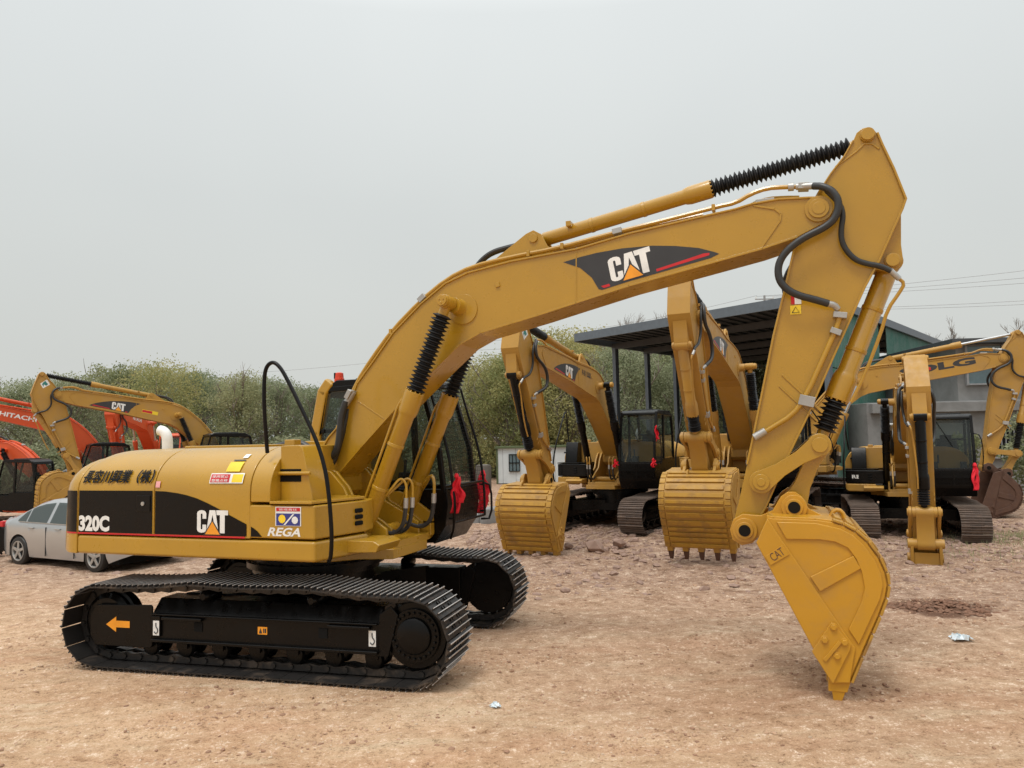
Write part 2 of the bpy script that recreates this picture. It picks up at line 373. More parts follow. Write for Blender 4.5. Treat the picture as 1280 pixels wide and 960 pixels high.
scatter('loose_soil', 700, (4.5, 5.9), (8.85, 9.95), .008, .055, 'wetclod', 4, lambda x, y: max(0, 1-math.hypot((x-5.15)/.75, (y-9.4)/.6)))
scatter('stony_debris', 500, (-16, -1), (14, 30), .03, .14, 'stone', 5)

# ------------------------------------------------------------------ excavator
F = (.24, 1.69); T = (5.292, 4.114); BP = (4.562, 1.328)
def rot2(p, c, a):
    dx, dz = p[0]-c[0], p[1]-c[1]; ca, sa = math.cos(R(a)), math.sin(R(a)); return (c[0]+dx*ca-dz*sa, c[1]+dx*sa+dz*ca)
BOOM_TOP = [(.10,1.78),(.16,2.02),(.30,2.22),(.45,2.36),(.66,2.79),(.86,3.02),(1.094,3.302),(1.419,3.581),(1.705,3.774),(1.956,3.862),(2.421,3.933),(3.102,3.987),(3.62,4.082),(4.30,4.165),(4.579,4.197),(4.74,4.228),(4.965,4.243),(5.215,4.225),(5.30,4.215)]
BOOM_END = [(5.37,4.19),(5.405,4.12),(5.376,4.024),(5.343,3.998)]
BOOM_BOT = [(5.102,3.885),(4.811,3.811),(4.2,3.695),(3.604,3.582),(3.087,3.462),(2.7,3.37),(2.428,3.312),(2.085,3.238),(1.864,3.136),(1.61,2.93),(1.146,2.534),(.70,2.11),(.42,1.83),(.32,1.60),(.18,1.56)]
ARM = [(5.601,4.699),(5.632,4.767),(5.68,4.802),(5.726,4.806),(5.767,4.784),(5.796,4.735),(5.827,4.633),(5.906,4.406),(5.985,4.132),(5.955,4.05),(5.749,3.613),(5.629,3.401),(5.35,2.81),(5.13,2.33),(4.915,1.90),(4.746,1.53),(4.665,1.39),(4.63,1.25),(4.56,1.205),(4.47,1.25),(4.45,1.34),(4.51,1.55),(4.60,1.90),(4.666,2.158),(4.77,2.60),(4.87,3.03),(4.978,3.42),(5.074,3.785),(5.150,4.026),(5.318,4.301),(5.41,4.435),(5.52,4.566)]
LUG = [(5.93,4.15),(5.963,4.074),(5.95,4.015),(5.937,3.755),(5.945,3.634),(5.925,3.566),(5.871,3.530),(5.817,3.533),(5.72,3.56)]
BUCKET = [(4.664,1.262),(4.762,1.47),(4.81,1.462),(5.128,1.455),(5.25,1.44),(5.332,1.413),(5.421,1.361),(5.50,1.284),(5.575,1.168),(5.618,1.053),(5.630,.957),(5.61,.86),(5.555,.72),(5.493,.58),(5.413,.40),(5.319,.181),(5.199,.171),(5.10,.36)]
SHELL = BUCKET[1:16]
def circ(c, r, n=20): return [(c[0]+r*math.cos(2*math.pi*i/n), c[1]+r*math.sin(2*math.pi*i/n)) for i in range(n)]
def bellows(p0, p1, r0, r1, pitch, mb, jit=.002):
    Ln = (Vector(p1)-Vector(p0)).length; n = max(3, int(Ln/pitch)); prof = [(0, r0*.9)]
    for i in range(n):
        a = i/n*Ln; k = random.uniform(.93, 1.05); prof += [(a+Ln/n*.12, r0), (a+Ln/n*.5, r1*k), (a+Ln/n*.62, r1*k), (a+Ln/n*.95, r0)]
    prof.append((Ln, r0*.9)); mb.lathe(p0, p1, prof, 20, jit)
def cylinder_part(root, p0, p1, r, lb, mats, y=0, rod='boot', name='hydraulic_cylinder', rev=False, braces=True):
    """barrel from p0 towards p1 (x,z pairs), then bellows or bare rod; eyes at both ends"""
    a = Vector((p0[0], y, p0[1])); b = Vector((p1[0], y, p1[1])); d = (b-a).normalized(); Ln = (b-a).length; lb = min(lb, Ln-.25)
    mb = MB(); mb.lathe(a, b, [(.02, r*.7), (.08, r), (lb-.26, r), (lb-.24, r*1.13), (lb-.20, r*1.24), (lb, r*1.24)], 24)
    mb.cyl(a-Vector((0, r*1.25, 0)), a+Vector((0, r*1.25, 0)), r*1.05)
    for t in (.32, .62):
        mb.lathe(a+d*lb*t, b, [(0, r*1.07), (.035, r*1.07)], 20)
    for i in range(12):
        q = 2*math.pi*i/12; u = d.cross(Vector((0, 1, 0))).normalized(); wv = d.cross(u); c = a+d*(lb-.004)+(u*math.cos(q)+wv*math.sin(q))*r*1.08
        mb.cyl(c, c+d*.018, .010, seg=6)
    o = mb.build(name, mats[0], root, bevel=.004)
    if rod == 'boot':
        mb = MB(); bellows(a+d*lb, b-d*.13, r*.72, r*1.22, .042, mb); mb.build('rubber_boot', 'boot', o)
        mb = MB(); mb.cyl(a+d*(lb-.02), b-d*.10, r*.45)
    else:
        mb = MB(); mb.cyl(a+d*(lb-.02), b-d*.05, r*.5)
    mb.build('piston_rod', 'steel', o)
    mb = MB(); mb.cyl(b-Vector((0, r*.95, 0)), b+Vector((0, r*.95, 0)), r*.85); mb.cyl(b-d*.14, b-d*.02, r*.62); mb.build('rod_eye', mats[0], o, bevel=.004)
    if braces:
        s = d.cross(Vector((0, 1, 0))).normalized(); side = -s if s.x > 0 else s
        mb = MB(); off = side*(r*1.18)+Vector((0, -r*.35, 0)); mb.tube([a+d*.1+off*.9, a+d*.2+off*1.1, a+d*(lb-.35)+off*1.1, a+d*(lb-.2)+off*1.15, a+d*(lb-.1)+off*.9], .014, 8, 1)
        mb.build('oil_pipe', mats[0], o)
    return o
def track(root, yc, mats, cfg):
    s = -1 if yc < 0 else 1
    cx, rz, zc = 1.655, .375, .413
    pts = []
    n = 400
    def top(x):
        k = [(-1.655, .788), (-.55, .84), (.62, .84), (1.655, .788)]
        for (a, za), (b, zb) in zip(k, k[1:]):
            if a <= x <= b: t = (x-a)/(b-a); return za+(zb-za)*t-.018*math.sin(math.pi*t)
        return .80
    for i in range(60): pts.append((-cx+2*cx*i/60, zc-rz))
    for i in range(40): a = -90+180*i/40; pts.append((cx+rz*math.cos(R(a)), zc+rz*math.sin(R(a))))
    for i in range(60): x = cx-2*cx*i/60; pts.append((x, top(x)))
    for i in range(40): a = 90+180*i/40; pts.append((-cx+rz*math.cos(R(a)), zc+rz*math.sin(R(a))))
    P = np.array(pts+[pts[0]]); dl = np.hypot(*np.diff(P, axis=0).T); cum = np.r_[0, np.cumsum(dl)]; n = 48
    def at(t):
        t = t % cum[-1]; return np.interp(t, cum, P[:, 0]), np.interp(t, cum, P[:, 1])
    sh = MB(); ln = MB()
    for i in range(n):
        p = cum[-1]/n; x0, z0 = at(i*p+.004); x1, z1 = at((i+1)*p-.004); dx, dz = x1-x0, z1-z0; l = math.hypot(dx, dz); dx /= l; dz /= l; nx, nz = dz, -dx  # outward
        def q(u, v): return (x0+dx*u*l+nx*v, z0+dz*u*l+nz*v)
        prof = [q(0, 0), q(1, 0), q(1.03, .010), q(.985, .034), q(.95, .034), q(.93, .012), q(.66, .012), q(.64, .034), q(.61, .034), q(.59, .012), q(.32, .012), q(.30, .034), q(.27, .034), q(.25, .012), q(.03, .012)]
        sh.prism(prof, yc-.30, yc+.30)
        sh.cur = 1
        for u in (.625, .285, .9675): sh.prism([q(u-.024, .033), q(u+.024, .033), q(u+.020, .040), q(u-.020, .040)], yc-.299, yc+.299)
        sh.cur = 0
        for yy in (-.06, .06):
            ln.prism([q(-.08, -.012), q(1.08, -.012), q(1.12, -.05), q(1.0, -.085), q(.5, -.07), q(0, -.085), q(-.12, -.05)], yc+yy-.022, yc+yy+.022)
            c = q(.5, 0); e = q(.5, -.0)
        a = q(1.0, -.05); ln.cyl((a[0], yc-.10, a[1]), (a[0], yc+.10, a[1]), .026, seg=8)
        for u in (.45, .80):
            for yy in (-.11, -.06, .06, .11):
                c = q(u, .012); e = q(u, .024); sh.cyl((c[0], yc+yy, c[1]), (e[0], yc+yy, e[1]), .014, seg=6)
    t = sh.build('crawler_track', [mats['shoe'], 'worn' if mats['shoe'] == 'shoe' else 'worn_old'], root, bevel=0, smooth=False); t.rotation_euler.z = R(cfg['sw'])
    ln.build('track_chain', mats['shoe'], t, smooth=False)
    yo = yc+s*.17; yi = yc-s*.19
    fr = MB()
    prof = [(yo, .27), (yo, .53), (yc+s*.05, .665), (yi, .665), (yi, .27)]
    def section(xa, xb, pr):
        n_ = len(pr); vs = [(xa, y, z) for y, z in pr]+[(xb, y, z) for y, z in pr]; fs = [(i, (i+1) % n_, (i+1) % n_+n_, i+n_) for i in range(n_)]
        if s < 0: fs = [f[::-1] for f in fs]; fs += [tuple(range(n_)), tuple(range(2*n_-1, n_-1, -1))]
        else: fs += [tuple(range(n_-1, -1, -1)), tuple(range(n_, 2*n_))]
        fr.add(vs, fs)
    section(-1.08, 1.34, prof)
    fr.box((.13, yo+s*.014, .285), (2.40, .05, .03)); fr.box((.13, yo+s*.014, .535), (2.40, .045, .018))
    fr.box((-1.02, yo+s*.01, .42), (.10, .03, .2)); fr.box((1.05, yo+s*.02, .50), (.42, .05, .03)); fr.box((-.72, yo+s*.02, .50), (.45, .05, .03))
    fr.prism([(-1.76,.20),(-1.82,.3),(-1.82,.5),(-1.74,.60),(-1.10,.615),(-1.08,.6),(-1.08,.23),(-1.1,.20)], yc-.15, yo+.0)
    fr.prism([(1.30,.25),(1.34,.62),(1.45,.70),(1.52,.62),(1.42,.25)], yc-.15, yo)
    f = fr.build('track_frame', 'black', root, bevel=.008); f.rotation_euler.z = R(cfg['sw'])
    hb = MB(); hb.box((-.55, yo+s*.001, .43), (.09, .012, .09)); hb.box((.78, yo+s*.001, .43), (.09, .012, .09)); hb.build('frame_hole', 'dark', f)
    mb = MB()
    mb.cyl((1.665, yc-.12, .44), (1.665, yc+.12, .44), .29, seg=40)
    for i in range(21): a = 2*math.pi*i/21; mb.box((1.665+.30*math.cos(a), yc, .44+.30*math.sin(a)), (.05, .07, .05), ry=-a)
    mb.cyl((1.665, yc, .44), (1.665, yc+s*.15, .44), .235, seg=40); mb.lathe((1.665, yc+s*.14, .44), (1.665, yo+s*.2, .44), [(0, .165), (.035, .16), (.05, .14), (.055, .03)], 40)
    for i in range(24): a = 2*math.pi*i/24; mb.cyl((1.665+.200*math.cos(a), yc, .44+.200*math.sin(a)), (1.665+.200*math.cos(a), yc+s*.172, .44+.200*math.sin(a)), .015, seg=6)
    mb.build('sprocket', 'black', f, bevel=.004)
    mb = MB(); mb.lathe((-1.66, yc-.13, .435), (-1.66, yc+.13, .435), [(0, .22), (.04, .265), (.08, .265), (.09, .29), (.17, .29), (.18, .265), (.22, .265), (.26, .22)], 36); mb.build('idler', 'black', f)
    for i in range(7):
        x = -1.15+i*.40; mb = MB(); mb.lathe((x, yc-.12, .20), (x, yc+.12, .20), [(0, .05), (.01, .08), (.04, .095), (.05, .07), (.21, .07), (.22, .095), (.25, .08), (.26, .05)], 20); mb.box((x, yc+s*.145, .27), (.12, .02, .12)); mb.build('track_roller', 'black', f)
    for x in (-.55, .62):
        mb = MB(); mb.lathe((x, yc-.12, .70), (x, yc+s*.3, .70), [(0, .05), (.02, .065), (.19, .065), (.22, .045), (.235, .03)] if s > 0 else [(0, .03)], 20) if s > 0 else mb.lathe((x, yc+.12, .70), (x, yc-.3, .70), [(0, .05), (.02, .065), (.19, .065), (.22, .045), (.235, .03)], 20); mb.build('carrier_roller', 'black', f)
    if cfg.get('main'):
        y = yo+s*.004
        mb = MB(); flatpoly(mb, [[(-1.62,.41),(-1.50,.49),(-1.50,.45),(-1.34,.45),(-1.34,.385),(-1.50,.385),(-1.50,.34)]], y, lambda p: p); mb.build('direction_arrow', 'sticker', f, smooth=False)
        y2 = yo+s*.029
        for cx_ in (-1.01, 1.27):
            mb = MB(); flatpoly(mb, [[(cx_-.035,.335),(cx_+.035,.335),(cx_+.035,.475),(cx_-.035,.475)]], y2 if cx_ < 0 else y, lambda p: p); k = mb.build('hook_sticker', 'white', f, smooth=False)
            mb = MB(); yy = (y2 if cx_ < 0 else y)+s*.003; mb.tube([(cx_, yy, .455), (cx_, yy, .415), (cx_+.02, yy, .40), (cx_+.022, yy, .37), (cx_, yy, .352), (cx_-.02, yy, .37)], .005, 5, 1); mb.build('hook_mark', 'decal', f)
        mb = MB(); flatpoly(mb, [[(.10,.39),(.20,.39),(.20,.46),(.10,.46)]], y, lambda p: p); mb.build('warning_sticker', 'sticker', f, smooth=False)
        mb = MB(); flatpoly(mb, [[(.112,.40),(.148,.40),(.13,.45)], [(.158,.405),(.17,.405),(.17,.445),(.158,.445)], [(.175,.405),(.19,.405),(.19,.445),(.175,.445)]], y+s*.002, lambda p: p); mb.build('warning_mark', 'decal', f, smooth=False)
def ycowl(z, zt=2.135, yh=1.35):     # half width of the cowling at height z
    if z <= 1.72: return yh
    t = min(1, (z-1.72)/(zt-1.72)); return yh-.50*(1-math.sqrt(max(0, 1-t**2.0)))
def cowl_rows(xs_, side, yfun, ztfun, z0):
    rows = []
    for x in xs_:
        yh = yfun(x); zt = ztfun(x); r = []
        for k in range(4): z = z0+(1.72-z0)*k/3; r.append((x, side*yh, z))
        for i in range(1, 11):
            a = math.pi/2*i/10; r.append((x, side*(yh-.5*(1-math.cos(a))), 1.72+(zt-1.72)*math.sin(a)))
        r.append((x, 0, zt+.01)); rows.append(r)
    return rows
def cowling(name, root, x0, x1, mats, z0=1.285, yfun=lambda x: 1.35, ztfun=lambda x: 2.135, nseg=6, both=True):
    mb = MB()
    xs_ = [x0+(x1-x0)*i/nseg for i in range(nseg+1)]
    ra = cowl_rows(xs_, -1, yfun, ztfun, z0); rb = cowl_rows(xs_, 1, yfun, ztfun, z0)
    full = [a+b[::-1][1:] for a, b in zip(ra, rb)]
    n = len(full[0]); k = len(full); vs = [p for r in full for p in r]
    fs = [(i*n+j, (i+1)*n+j, (i+1)*n+j+1, i*n+j+1) for i in range(k-1) for j in range(n-1)]
    fs += [(i*n+n-1, (i+1)*n+n-1, (i+1)*n, i*n) for i in range(k-1)]
    fs += [tuple(range(n)), tuple((k-1)*n+j for j in range(n-1, -1, -1))]
    mb.add(vs, fs); return mb.build(name, mats, root, bevel=.010)

def excavator(label, X, Y, th, zg, sc, db, da, sw, main=False, col='yellow', bucketcol=None, bare=None, lift='boot', liftcol=None, boomtext='logo', tank=None, under='shoe_old', arm_text=None,
              cabcol='black', bucket=True, dk=0, logo_side=(-1,), bcyl='boot', sidecol=None, armcyl='boot', bodycol=None, note=None):
    cfg = dict(sw=sw, main=main)
    root = empty('excavator', (X, Y, zg), -R(th), sc); tag(root, label, 'excavator', 'excavators parked in the yard')
    Y_ = bodycol or col; bucketcol = bucketcol or col; liftcol = liftcol or col; tank = tank or col; sidecol = sidecol or col
    fb = lambda p: rot2(p, F, db)
    def tb(v): x, z = fb((v[0], v[2])); return (x, v[1], z)
    fa = lambda p: fb(rot2(p, T, da))
    def ta(v): x, z = fa((v[0], v[2])); return (x, v[1], z)
    fk = lambda p: fa(rot2(p, BP, dk))
    def tk(v): x, z = fk((v[0], v[2])); return (x, v[1], z)
    # --- undercarriage
    mats = {'shoe': 'shoe' if main else under}
    track(root, -1.10, mats, cfg); track(root, 1.10, mats, cfg)
    mb = MB(); mb.slab([(-.6,-.5),(-.95,-.95),(-.45,-.95),(0,-.6),(.45,-.95),(.95,-.95),(.6,-.5),(.6,.5),(.95,.95),(.45,.95),(0,.6),(-.45,.95),(-.95,.95),(-.6,.5)], .42, .68); mb.cyl((0,0,.6), (0,0,.86), .62, seg=40)
    c = mb.build('undercarriage_frame', 'black', root, bevel=.01); c.rotation_euler.z = R(sw)
    mb = MB(); mb.cyl((0,0,.80), (0,0,1.0), .68, seg=48)
    for i in range(36): a = 2*math.pi*i/36; mb.cyl((.72*math.cos(a), .72*math.sin(a), .86), (.72*math.cos(a), .72*math.sin(a), .93), .016, seg=6)
    mb.cyl((0,0,.86), (0,0,.92), .74, seg=48); mb.build('swing_bearing', 'black', root)
    # --- upper frame
    mb = MB(); mb.slab([(-1.6,-.8),(.6,-.8),(.85,-.55),(1.2,-.45),(1.2,.3),(.85,.42),(.85,.8),(-1.6,.8)], .99, 1.09)
    for y in (-.40, -.30, .30, .40): mb.prism([(-.4,1.05),(-.3,1.5),(.05,1.86),(.25,1.92),(.45,1.86),(.60,1.70),(.70,1.5),(.98,1.36),(1.10,1.28),(1.12,1.08)], y-.02, y+.02)
    mb.box((.98, 0, 1.12), (.42, .8, .08)); mb.cyl((F[0], -.44, F[1]), (F[0], .44, F[1]), .065); mb.cyl((.84, -.52, 1.22), (.84, .52, 1.22), .06)
    mb.prism([(.5,1.10),(1.28,1.13),(1.32,1.2),(1.25,1.235),(.5,1.235)], -.95, -.52)
    mb.build('upper_frame', Y_, root, bevel=.008)
    # skirts (lower rail) with chamfered front corner
    def rear(x):   # plan outline of the tail
        if x > -2.0: return 1.35
        t = min(1, (-2.0-x)/.74); return max(.05, 1.35*(max(0, 1-t**2.0))**.62)
    plan = [(.88,-1.352),(-1.98,-1.352)]+[(-2.0-.74*t, -rear(-2.0-.74*t)) for t in (.03,.08,.14,.22,.34,.5,.68,.84,.95,1.0)]
    plan2 = plan+[(x, -y) for x, y in plan[::-1]][0:-1]+[(.60,1.352)]
    mb = MB(); mb.slab(plan[0:2]+[(-1.98,-.9),(.5,-.9),(1.05,-.66),(1.03,-.75)], 1.085, 1.275); mb.slab([(.6,1.352),(-1.98,1.352),(-1.98,.9),(.6,.9)], 1.085, 1.275); mb.build('side_skirt', Y_, root, bevel=.03)
    cw = MB(); ring = plan[1:]+[(x, -y) for x, y in plan[::-1]][:-1]
    n = len(ring); zs = [(1.085, .94), (1.12, 1.0), (1.3, .99), (1.5, .965), (1.72, .92), (1.80, .88), (1.88, .82), (1.95, .72), (2.0, .60), (2.035, .45), (2.05, .3)]
    vs = []
    for z, k in zs:
        for x, y in ring:
            if x > -1.99 : vs.append((x, y*(ycowl(z, 2.062)/1.35 if z > 1.72 else 1), z))
            else: vs.append((-1.98+(x+1.98)*k, y*(ycowl(z, 2.062)/1.35 if z > 1.72 else 1), z))
    fs = [(i*n+j, i*n+j+1, (i+1)*n+j+1, (i+1)*n+j) for i in range(len(zs)-1) for j in range(n-1)]
    fs += [(i*n+n-1, i*n, (i+1)*n, (i+1)*n+n-1) for i in range(len(zs)-1)]; fs = [f[::-1] for f in fs]
    fs += [tuple(range(n)), tuple(range(len(zs)*n-1, (len(zs)-1)*n-1, -1))]
    cw.add(vs, fs); cwo = cw.build('counterweight', Y_, root, bevel=.012)
    zt = lambda x: float(np.interp(x, [-1.98,-1.92,-1.85,-1.75,-1.6,-.9], [2.06,2.09,2.11,2.125,2.132,2.135]))
    d1 = cowling('rear_door', root, -1.972, -.975, Y_, ztfun=zt, nseg=16)
    d2 = cowling('service_door', root, -.967, .175, Y_, ztfun=lambda x: 2.135)
    d3 = cowling('corner_cowl', root, .183, .40, Y_, ztfun=lambda x: 2.135, z0=1.625)
    mb = MB(); mb.box((-.7, 0, 2.145), (1.1, 1.3, .03)); mb.box((.22, -.75, 2.17), (.12, .12, .07)); mb.box((.0, .3, 2.16), (.5, .7, .05)); mb.build('hood_cover', Y_, root, bevel=.01)
    # tank with grab handle
    mb = MB()
    mb.prism([(.40,1.60),(.40,2.145),(.61,2.15),(.645,2.12),(.75,1.66),(.75,1.60)], -1.19, -.86); mb.cyl((.36, -1.215, 1.885), (.74, -1.205, 1.885), .018); mb.box((.50,-1.20,1.885), (.28,.03,.02))
    tk_ = mb.build('fuel_tank', tank, root, bevel=.02)
    mb = MB(); mb.box((.50, -1.19, 1.865), (.26, .012, .12)); mb.build('handle_recess', 'dark', tk_, bevel=.004)
    mb = MB(); mb.slab([(.12,-1.345),(.88,-1.345),(1.03,-.70),(1.0,-.5),(.12,-.5)], 1.29, 1.60); tb_ = mb.build('tool_box', tank, root, bevel=.02)
    mb = MB(); mb.slab([(.40,-1.36),(.86,-1.36),(1.02,-.70),(.9,-.6),(-.2,-.6),(-.2,-1.0),(.40,-1.0)], 1.61, 1.635); mb.build('tool_box_lid', tank, tb_, bevel=.006)
    for k in range(3):
        mb = MB(); xk = .985; mb.box((1.012, -.80, 1.385+k*.060), (.03, .10, .042), rz=R(-13)); mb.build('vent_slot', 'dark', tb_, bevel=.012)
    if main:
        # black panels, red pinstripe and lettering on the right side
        y = -1.3535
        mb = MB(); flatpoly(mb, [[(-1.955,1.305),(-.99,1.305),(-.99,1.727),(-1.955,1.727)]], y); pz = mb.build('black_panel', 'panel', d1, smooth=False)
        mb = MB(); flatpoly(mb, [[(-.955,1.305),(.14,1.305),(.14,1.418),(-.03,1.49),(-.2,1.565),(-.32,1.613),(-.44,1.655),(-.56,1.685),(-.68,1.705),(-.82,1.72),(-.955,1.725)]], y); mb.build('black_panel', 'panel', d2, smooth=False)
        mb = MB(); flatpoly(mb, [[(.185,1.305),(.31,1.305),(.26,1.355),(.22,1.38),(.185,1.398)]], -1.3485); mb.build('black_panel', 'panel', tb_, smooth=False)
        mb = MB(); flatpoly(mb, [[(-1.97,1.287),(.12,1.287),(.12,1.303),(-1.97,1.303)]], y); mb.build('red_stripe', 'red', d1, smooth=False)
        # counterweight rear corner panel (wraps the curve)
        pl = [(-1.98,-1.354)]+[(-1.98+(-2.0-.74*t+1.98), -rear(-2.0-.74*t)-.004) for t in (.03,.08,.14,.22)]
        mb = MB(); mb.grid([[(a-.002, b, z) for a, b in pl] for z in (1.305, 1.45, 1.6, 1.725)]); mb.build('black_panel', 'panel', cwo)
        mb = MB(); mb.grid([[(a-.002, b, z) for a, b in pl] for z in (1.287, 1.303)]); mb.build('red_stripe', 'red', cwo)
        put_text('320C', (-1.95, 1.315), (.41, 0), (0, .16), -1.3565, 'white', 'model_lettering', d1, bold=.05)
        put_logo((-.435, 1.33), (.365, 0), (0, .215), -1.3565, d2)
        cf = lambda x, z: -(ycowl(z, zt(x))+.012)
        v_, f_ = text_geo('長容川興業（株）', .010, 3); mb = MB(); A_ = affine((-1.93, 1.80), (.92, .0), (.01, .132))
        for k_, (du, dv) in enumerate(((0, 0), (.006, .001), (.003, .004), (.009, .003))):
            q_ = []
            for p_ in v_: x_, z_ = A_(p_); x_ += du; z_ += dv; q_.append((x_, cf(x_, z_)-.0012*k_, z_))
            mb.add(q_, f_)
        mb.build('owner_lettering', 'panel', d1, smooth=False)
        put_text('REGA', (.37, 1.315), (.36, 0), (.03, .08), -1.3475, 'white', 'maker_lettering', tb_, bold=.03)
        mb = MB(); mb.box((-1.10, -1.356, 1.60), (.17, .01, .16)); lk = mb.build('door_latch', 'black', d1, bevel=.004)
        mb = MB(); mb.cyl((-1.10, -1.36, 1.60), (-1.10, -1.372, 1.60), .02, seg=12); mb.build('lock_barrel', 'chrome', d1)
        def sheet(name, x0, x1, z0, z1, mat, par, off=.010, yf=None, nz=5):
            yf = yf or (lambda x, z: -(ycowl(z)+off)); mb = MB(); mb.grid([[(x0+(x1-x0)*i/3, yf(x, z0+(z1-z0)*k/nz) if False else yf(0, z0+(z1-z0)*k/nz), z0+(z1-z0)*k/nz) for i in range(4)] for k in range(nz+1)]); return mb.build(name, mat, par)
        a = sheet('caution_sticker', -.30, .09, 1.80, 1.895, 'white', d2); sheet('caution_sticker', -.29, -.07, 1.81, 1.885, 'red', d2, .012); sheet('caution_sticker', -.04, .08, 1.81, 1.885, 'yst', d2, .012)
        for r_ in range(2):
            put_text('使用禁止' if r_ else '整備点検', (-.275, 1.815+r_*.036), (.19, 0), (0, .026), 0, 'white', 'caution_mark', d2, conform=lambda x, z: -(ycowl(z)+.015), res=1)
        sheet('label_sticker', -.14, .02, 1.91, 2.0, 'yst', d2, .012); sheet('label_sticker', -.12, .02, 2.01, 2.02, 'decal', d2, .012); sheet('label_sticker', -.04, .02, 2.035, 2.07, 'white', d2, .012)
        sheet('label_sticker', -.95, -.895, 1.76, 1.82, 'pink', d2)
        fy = lambda x, z: -1.349
        sheet('pictogram_sticker', .46, .74, 1.41, 1.585, 'white', tb_, yf=fy); fy2 = lambda x, z: -1.351
        sheet('pictogram_sticker', .47, .73, 1.415, 1.525, 'blue', tb_, yf=fy2); sheet('pictogram_sticker', .47, .73, 1.545, 1.578, 'red', tb_, yf=fy2)
        put_text('管理責任', (.50, 1.551), (.20, 0), (0, .02), -1.353, 'white', 'pictogram_mark', tb_, res=1)
        mb = MB(); flatpoly(mb, [circ((.535, 1.475), .04, 9)], -1.353); mb.build('pictogram_mark', 'yst', tb_, smooth=False)
        mb = MB(); flatpoly(mb, [circ((.675, 1.465), .035, 9), [(.55,1.42),(.57,1.42),(.67,1.52),(.65,1.52)]], -1.353); mb.build('pictogram_mark', 'white', tb_, smooth=False)
        # exhaust, handrail
        mb = MB(); mb.tube([(-1.68,-.45,1.98),(-1.68,-.45,2.20),(-1.69,-.45,2.28),(-1.73,-.45,2.33),(-1.79,-.45,2.345)], .058, 16, 2); mb.build('exhaust_pipe', 'white', root)
    else:
        mb = MB(); mb.tube([(-.55, .35, 2.12), (-.55, .35, 2.32), (-.60, .35, 2.4), (-.72, .35, 2.45)], .055, 10, 2); mb.build('exhaust_pipe', 'greyst', root)
        if sidecol != col:
            for par, xa, xb in ((d1, -1.95, -1.0), (d2, -.95, .15)):
                for s in (-1, 1):
                    mb = MB(); flatpoly(mb, [[(xa, 1.30), (xb, 1.30), (xb, 1.72), (xa, 1.72)]], s*1.3535); mb.build('black_panel', sidecol, par, smooth=False)
    mb = MB(); mb.tube([(.294,-1.25,2.08),(.293,-1.3,2.50),(.294,-1.3,2.80),(.32,-1.3,2.90),(.38,-1.3,2.94),(.44,-1.3,2.92),(.519,-1.3,2.83),(.72,-1.32,2.50),(.911,-1.34,2.17),(1.0,-1.36,1.95),(1.05,-1.38,1.75),(1.075,-1.38,1.50),(1.085,-1.38,1.30),(1.06,-1.36,1.14),(1.0,-1.30,1.10)], .019, 10, 2); mb.build('handrail', 'black', root)
    # --- cab (left side)
    cab(root, main, cabcol, col)
    # --- lift cylinders
    lp = (.84, 1.22); tp = fb((1.815, 3.535))
    for y in (-.43, .43): cylinder_part(root, lp, tp, .082, 1.56, [liftcol], y, lift, 'lift_cylinder')
    # hoses to the lift cylinders
    mb = MB()
    for k, (dy, dx) in enumerate(((-.36, 0), (-.28, .03), (.30, 0), (.22, .03))):
        mb.tube([(.95+dx, dy, 1.28), (1.14+dx, dy, 1.22), (1.26+dx, dy, 1.30), (1.29+dx, dy, 1.50)], .022, 8, 2); mb.mark()
    mb.build_each('hydraulic_hose', 'hose', root)
    mb = MB()
    for k, (dy, dx) in enumerate(((-.36, 0), (-.28, .03), (.30, 0), (.22, .03))):
        mb.tube([(1.29+dx, dy, 1.50), (1.30+dx, dy, 1.62), (1.30+dx, dy, 1.74), (1.25+dx, dy*1.1, 1.80), (1.18, dy*1.2, 1.70), (1.08, -.42 if dy < 0 else .42, 1.60)], .013, 8, 2); mb.mark()
    mb.build_each('oil_pipe', col, root)
    mb = MB()
    for dy, dx in ((-.36, 0), (-.28, .03), (.30, 0), (.22, .03)): mb.cyl((1.29+dx, dy, 1.49), (1.295+dx, dy, 1.59), .024, seg=10); mb.mark()
    mb.build_each('hose_fitting', 'chrome', root)
    # --- boom
    out = BOOM_TOP+BOOM_END+BOOM_BOT
    mb = MB(); mb.prism(out, -.222, .222); mb.strip(BOOM_TOP[1:], -.24, .24, .016); mb.strip(BOOM_BOT[:-2], -.245, .245, .020)
    mb.cyl((F[0], -.30, F[1]), (F[0], .30, F[1]), .15, seg=28); mb.cyl((T[0], -.245, T[1]), (T[0], .245, T[1]), .115, seg=32)
    for s in (-1, 1):
        mb.cyl((1.90, s*.20, 3.49), (1.90, s*.236, 3.49), .155, seg=32); mb.lathe((1.85, s*.22, 3.515), (1.82, s*.6, 3.535), [(0, .10), (.03, .082), (.12, .078)], 28)
        for q in ([(3.10,3.985),(3.085,3.47)], [(.66,2.60),(.98,2.40)]): mb.strip(q, s*.2222, s*.2270, .012) if s > 0 else mb.strip(q, -.2270, -.2222, .012)
        mb.strip([(4.76,4.21),(4.93,4.16),(4.98,4.11),(4.97,4.05),(4.80,3.82)], min(s*.222, s*.232), max(s*.222, s*.232), .018)
        mb.box((2.28, s*.228, 3.71), (.045, .02, .045), ry=R(-10))
    mb.cyl((1.815, -.56, 3.535), (1.815, .56, 3.535), .062, seg=24)
    bo = mb.build('boom', col, root, xf=tb, bevel=.006)
    mb = MB(); 
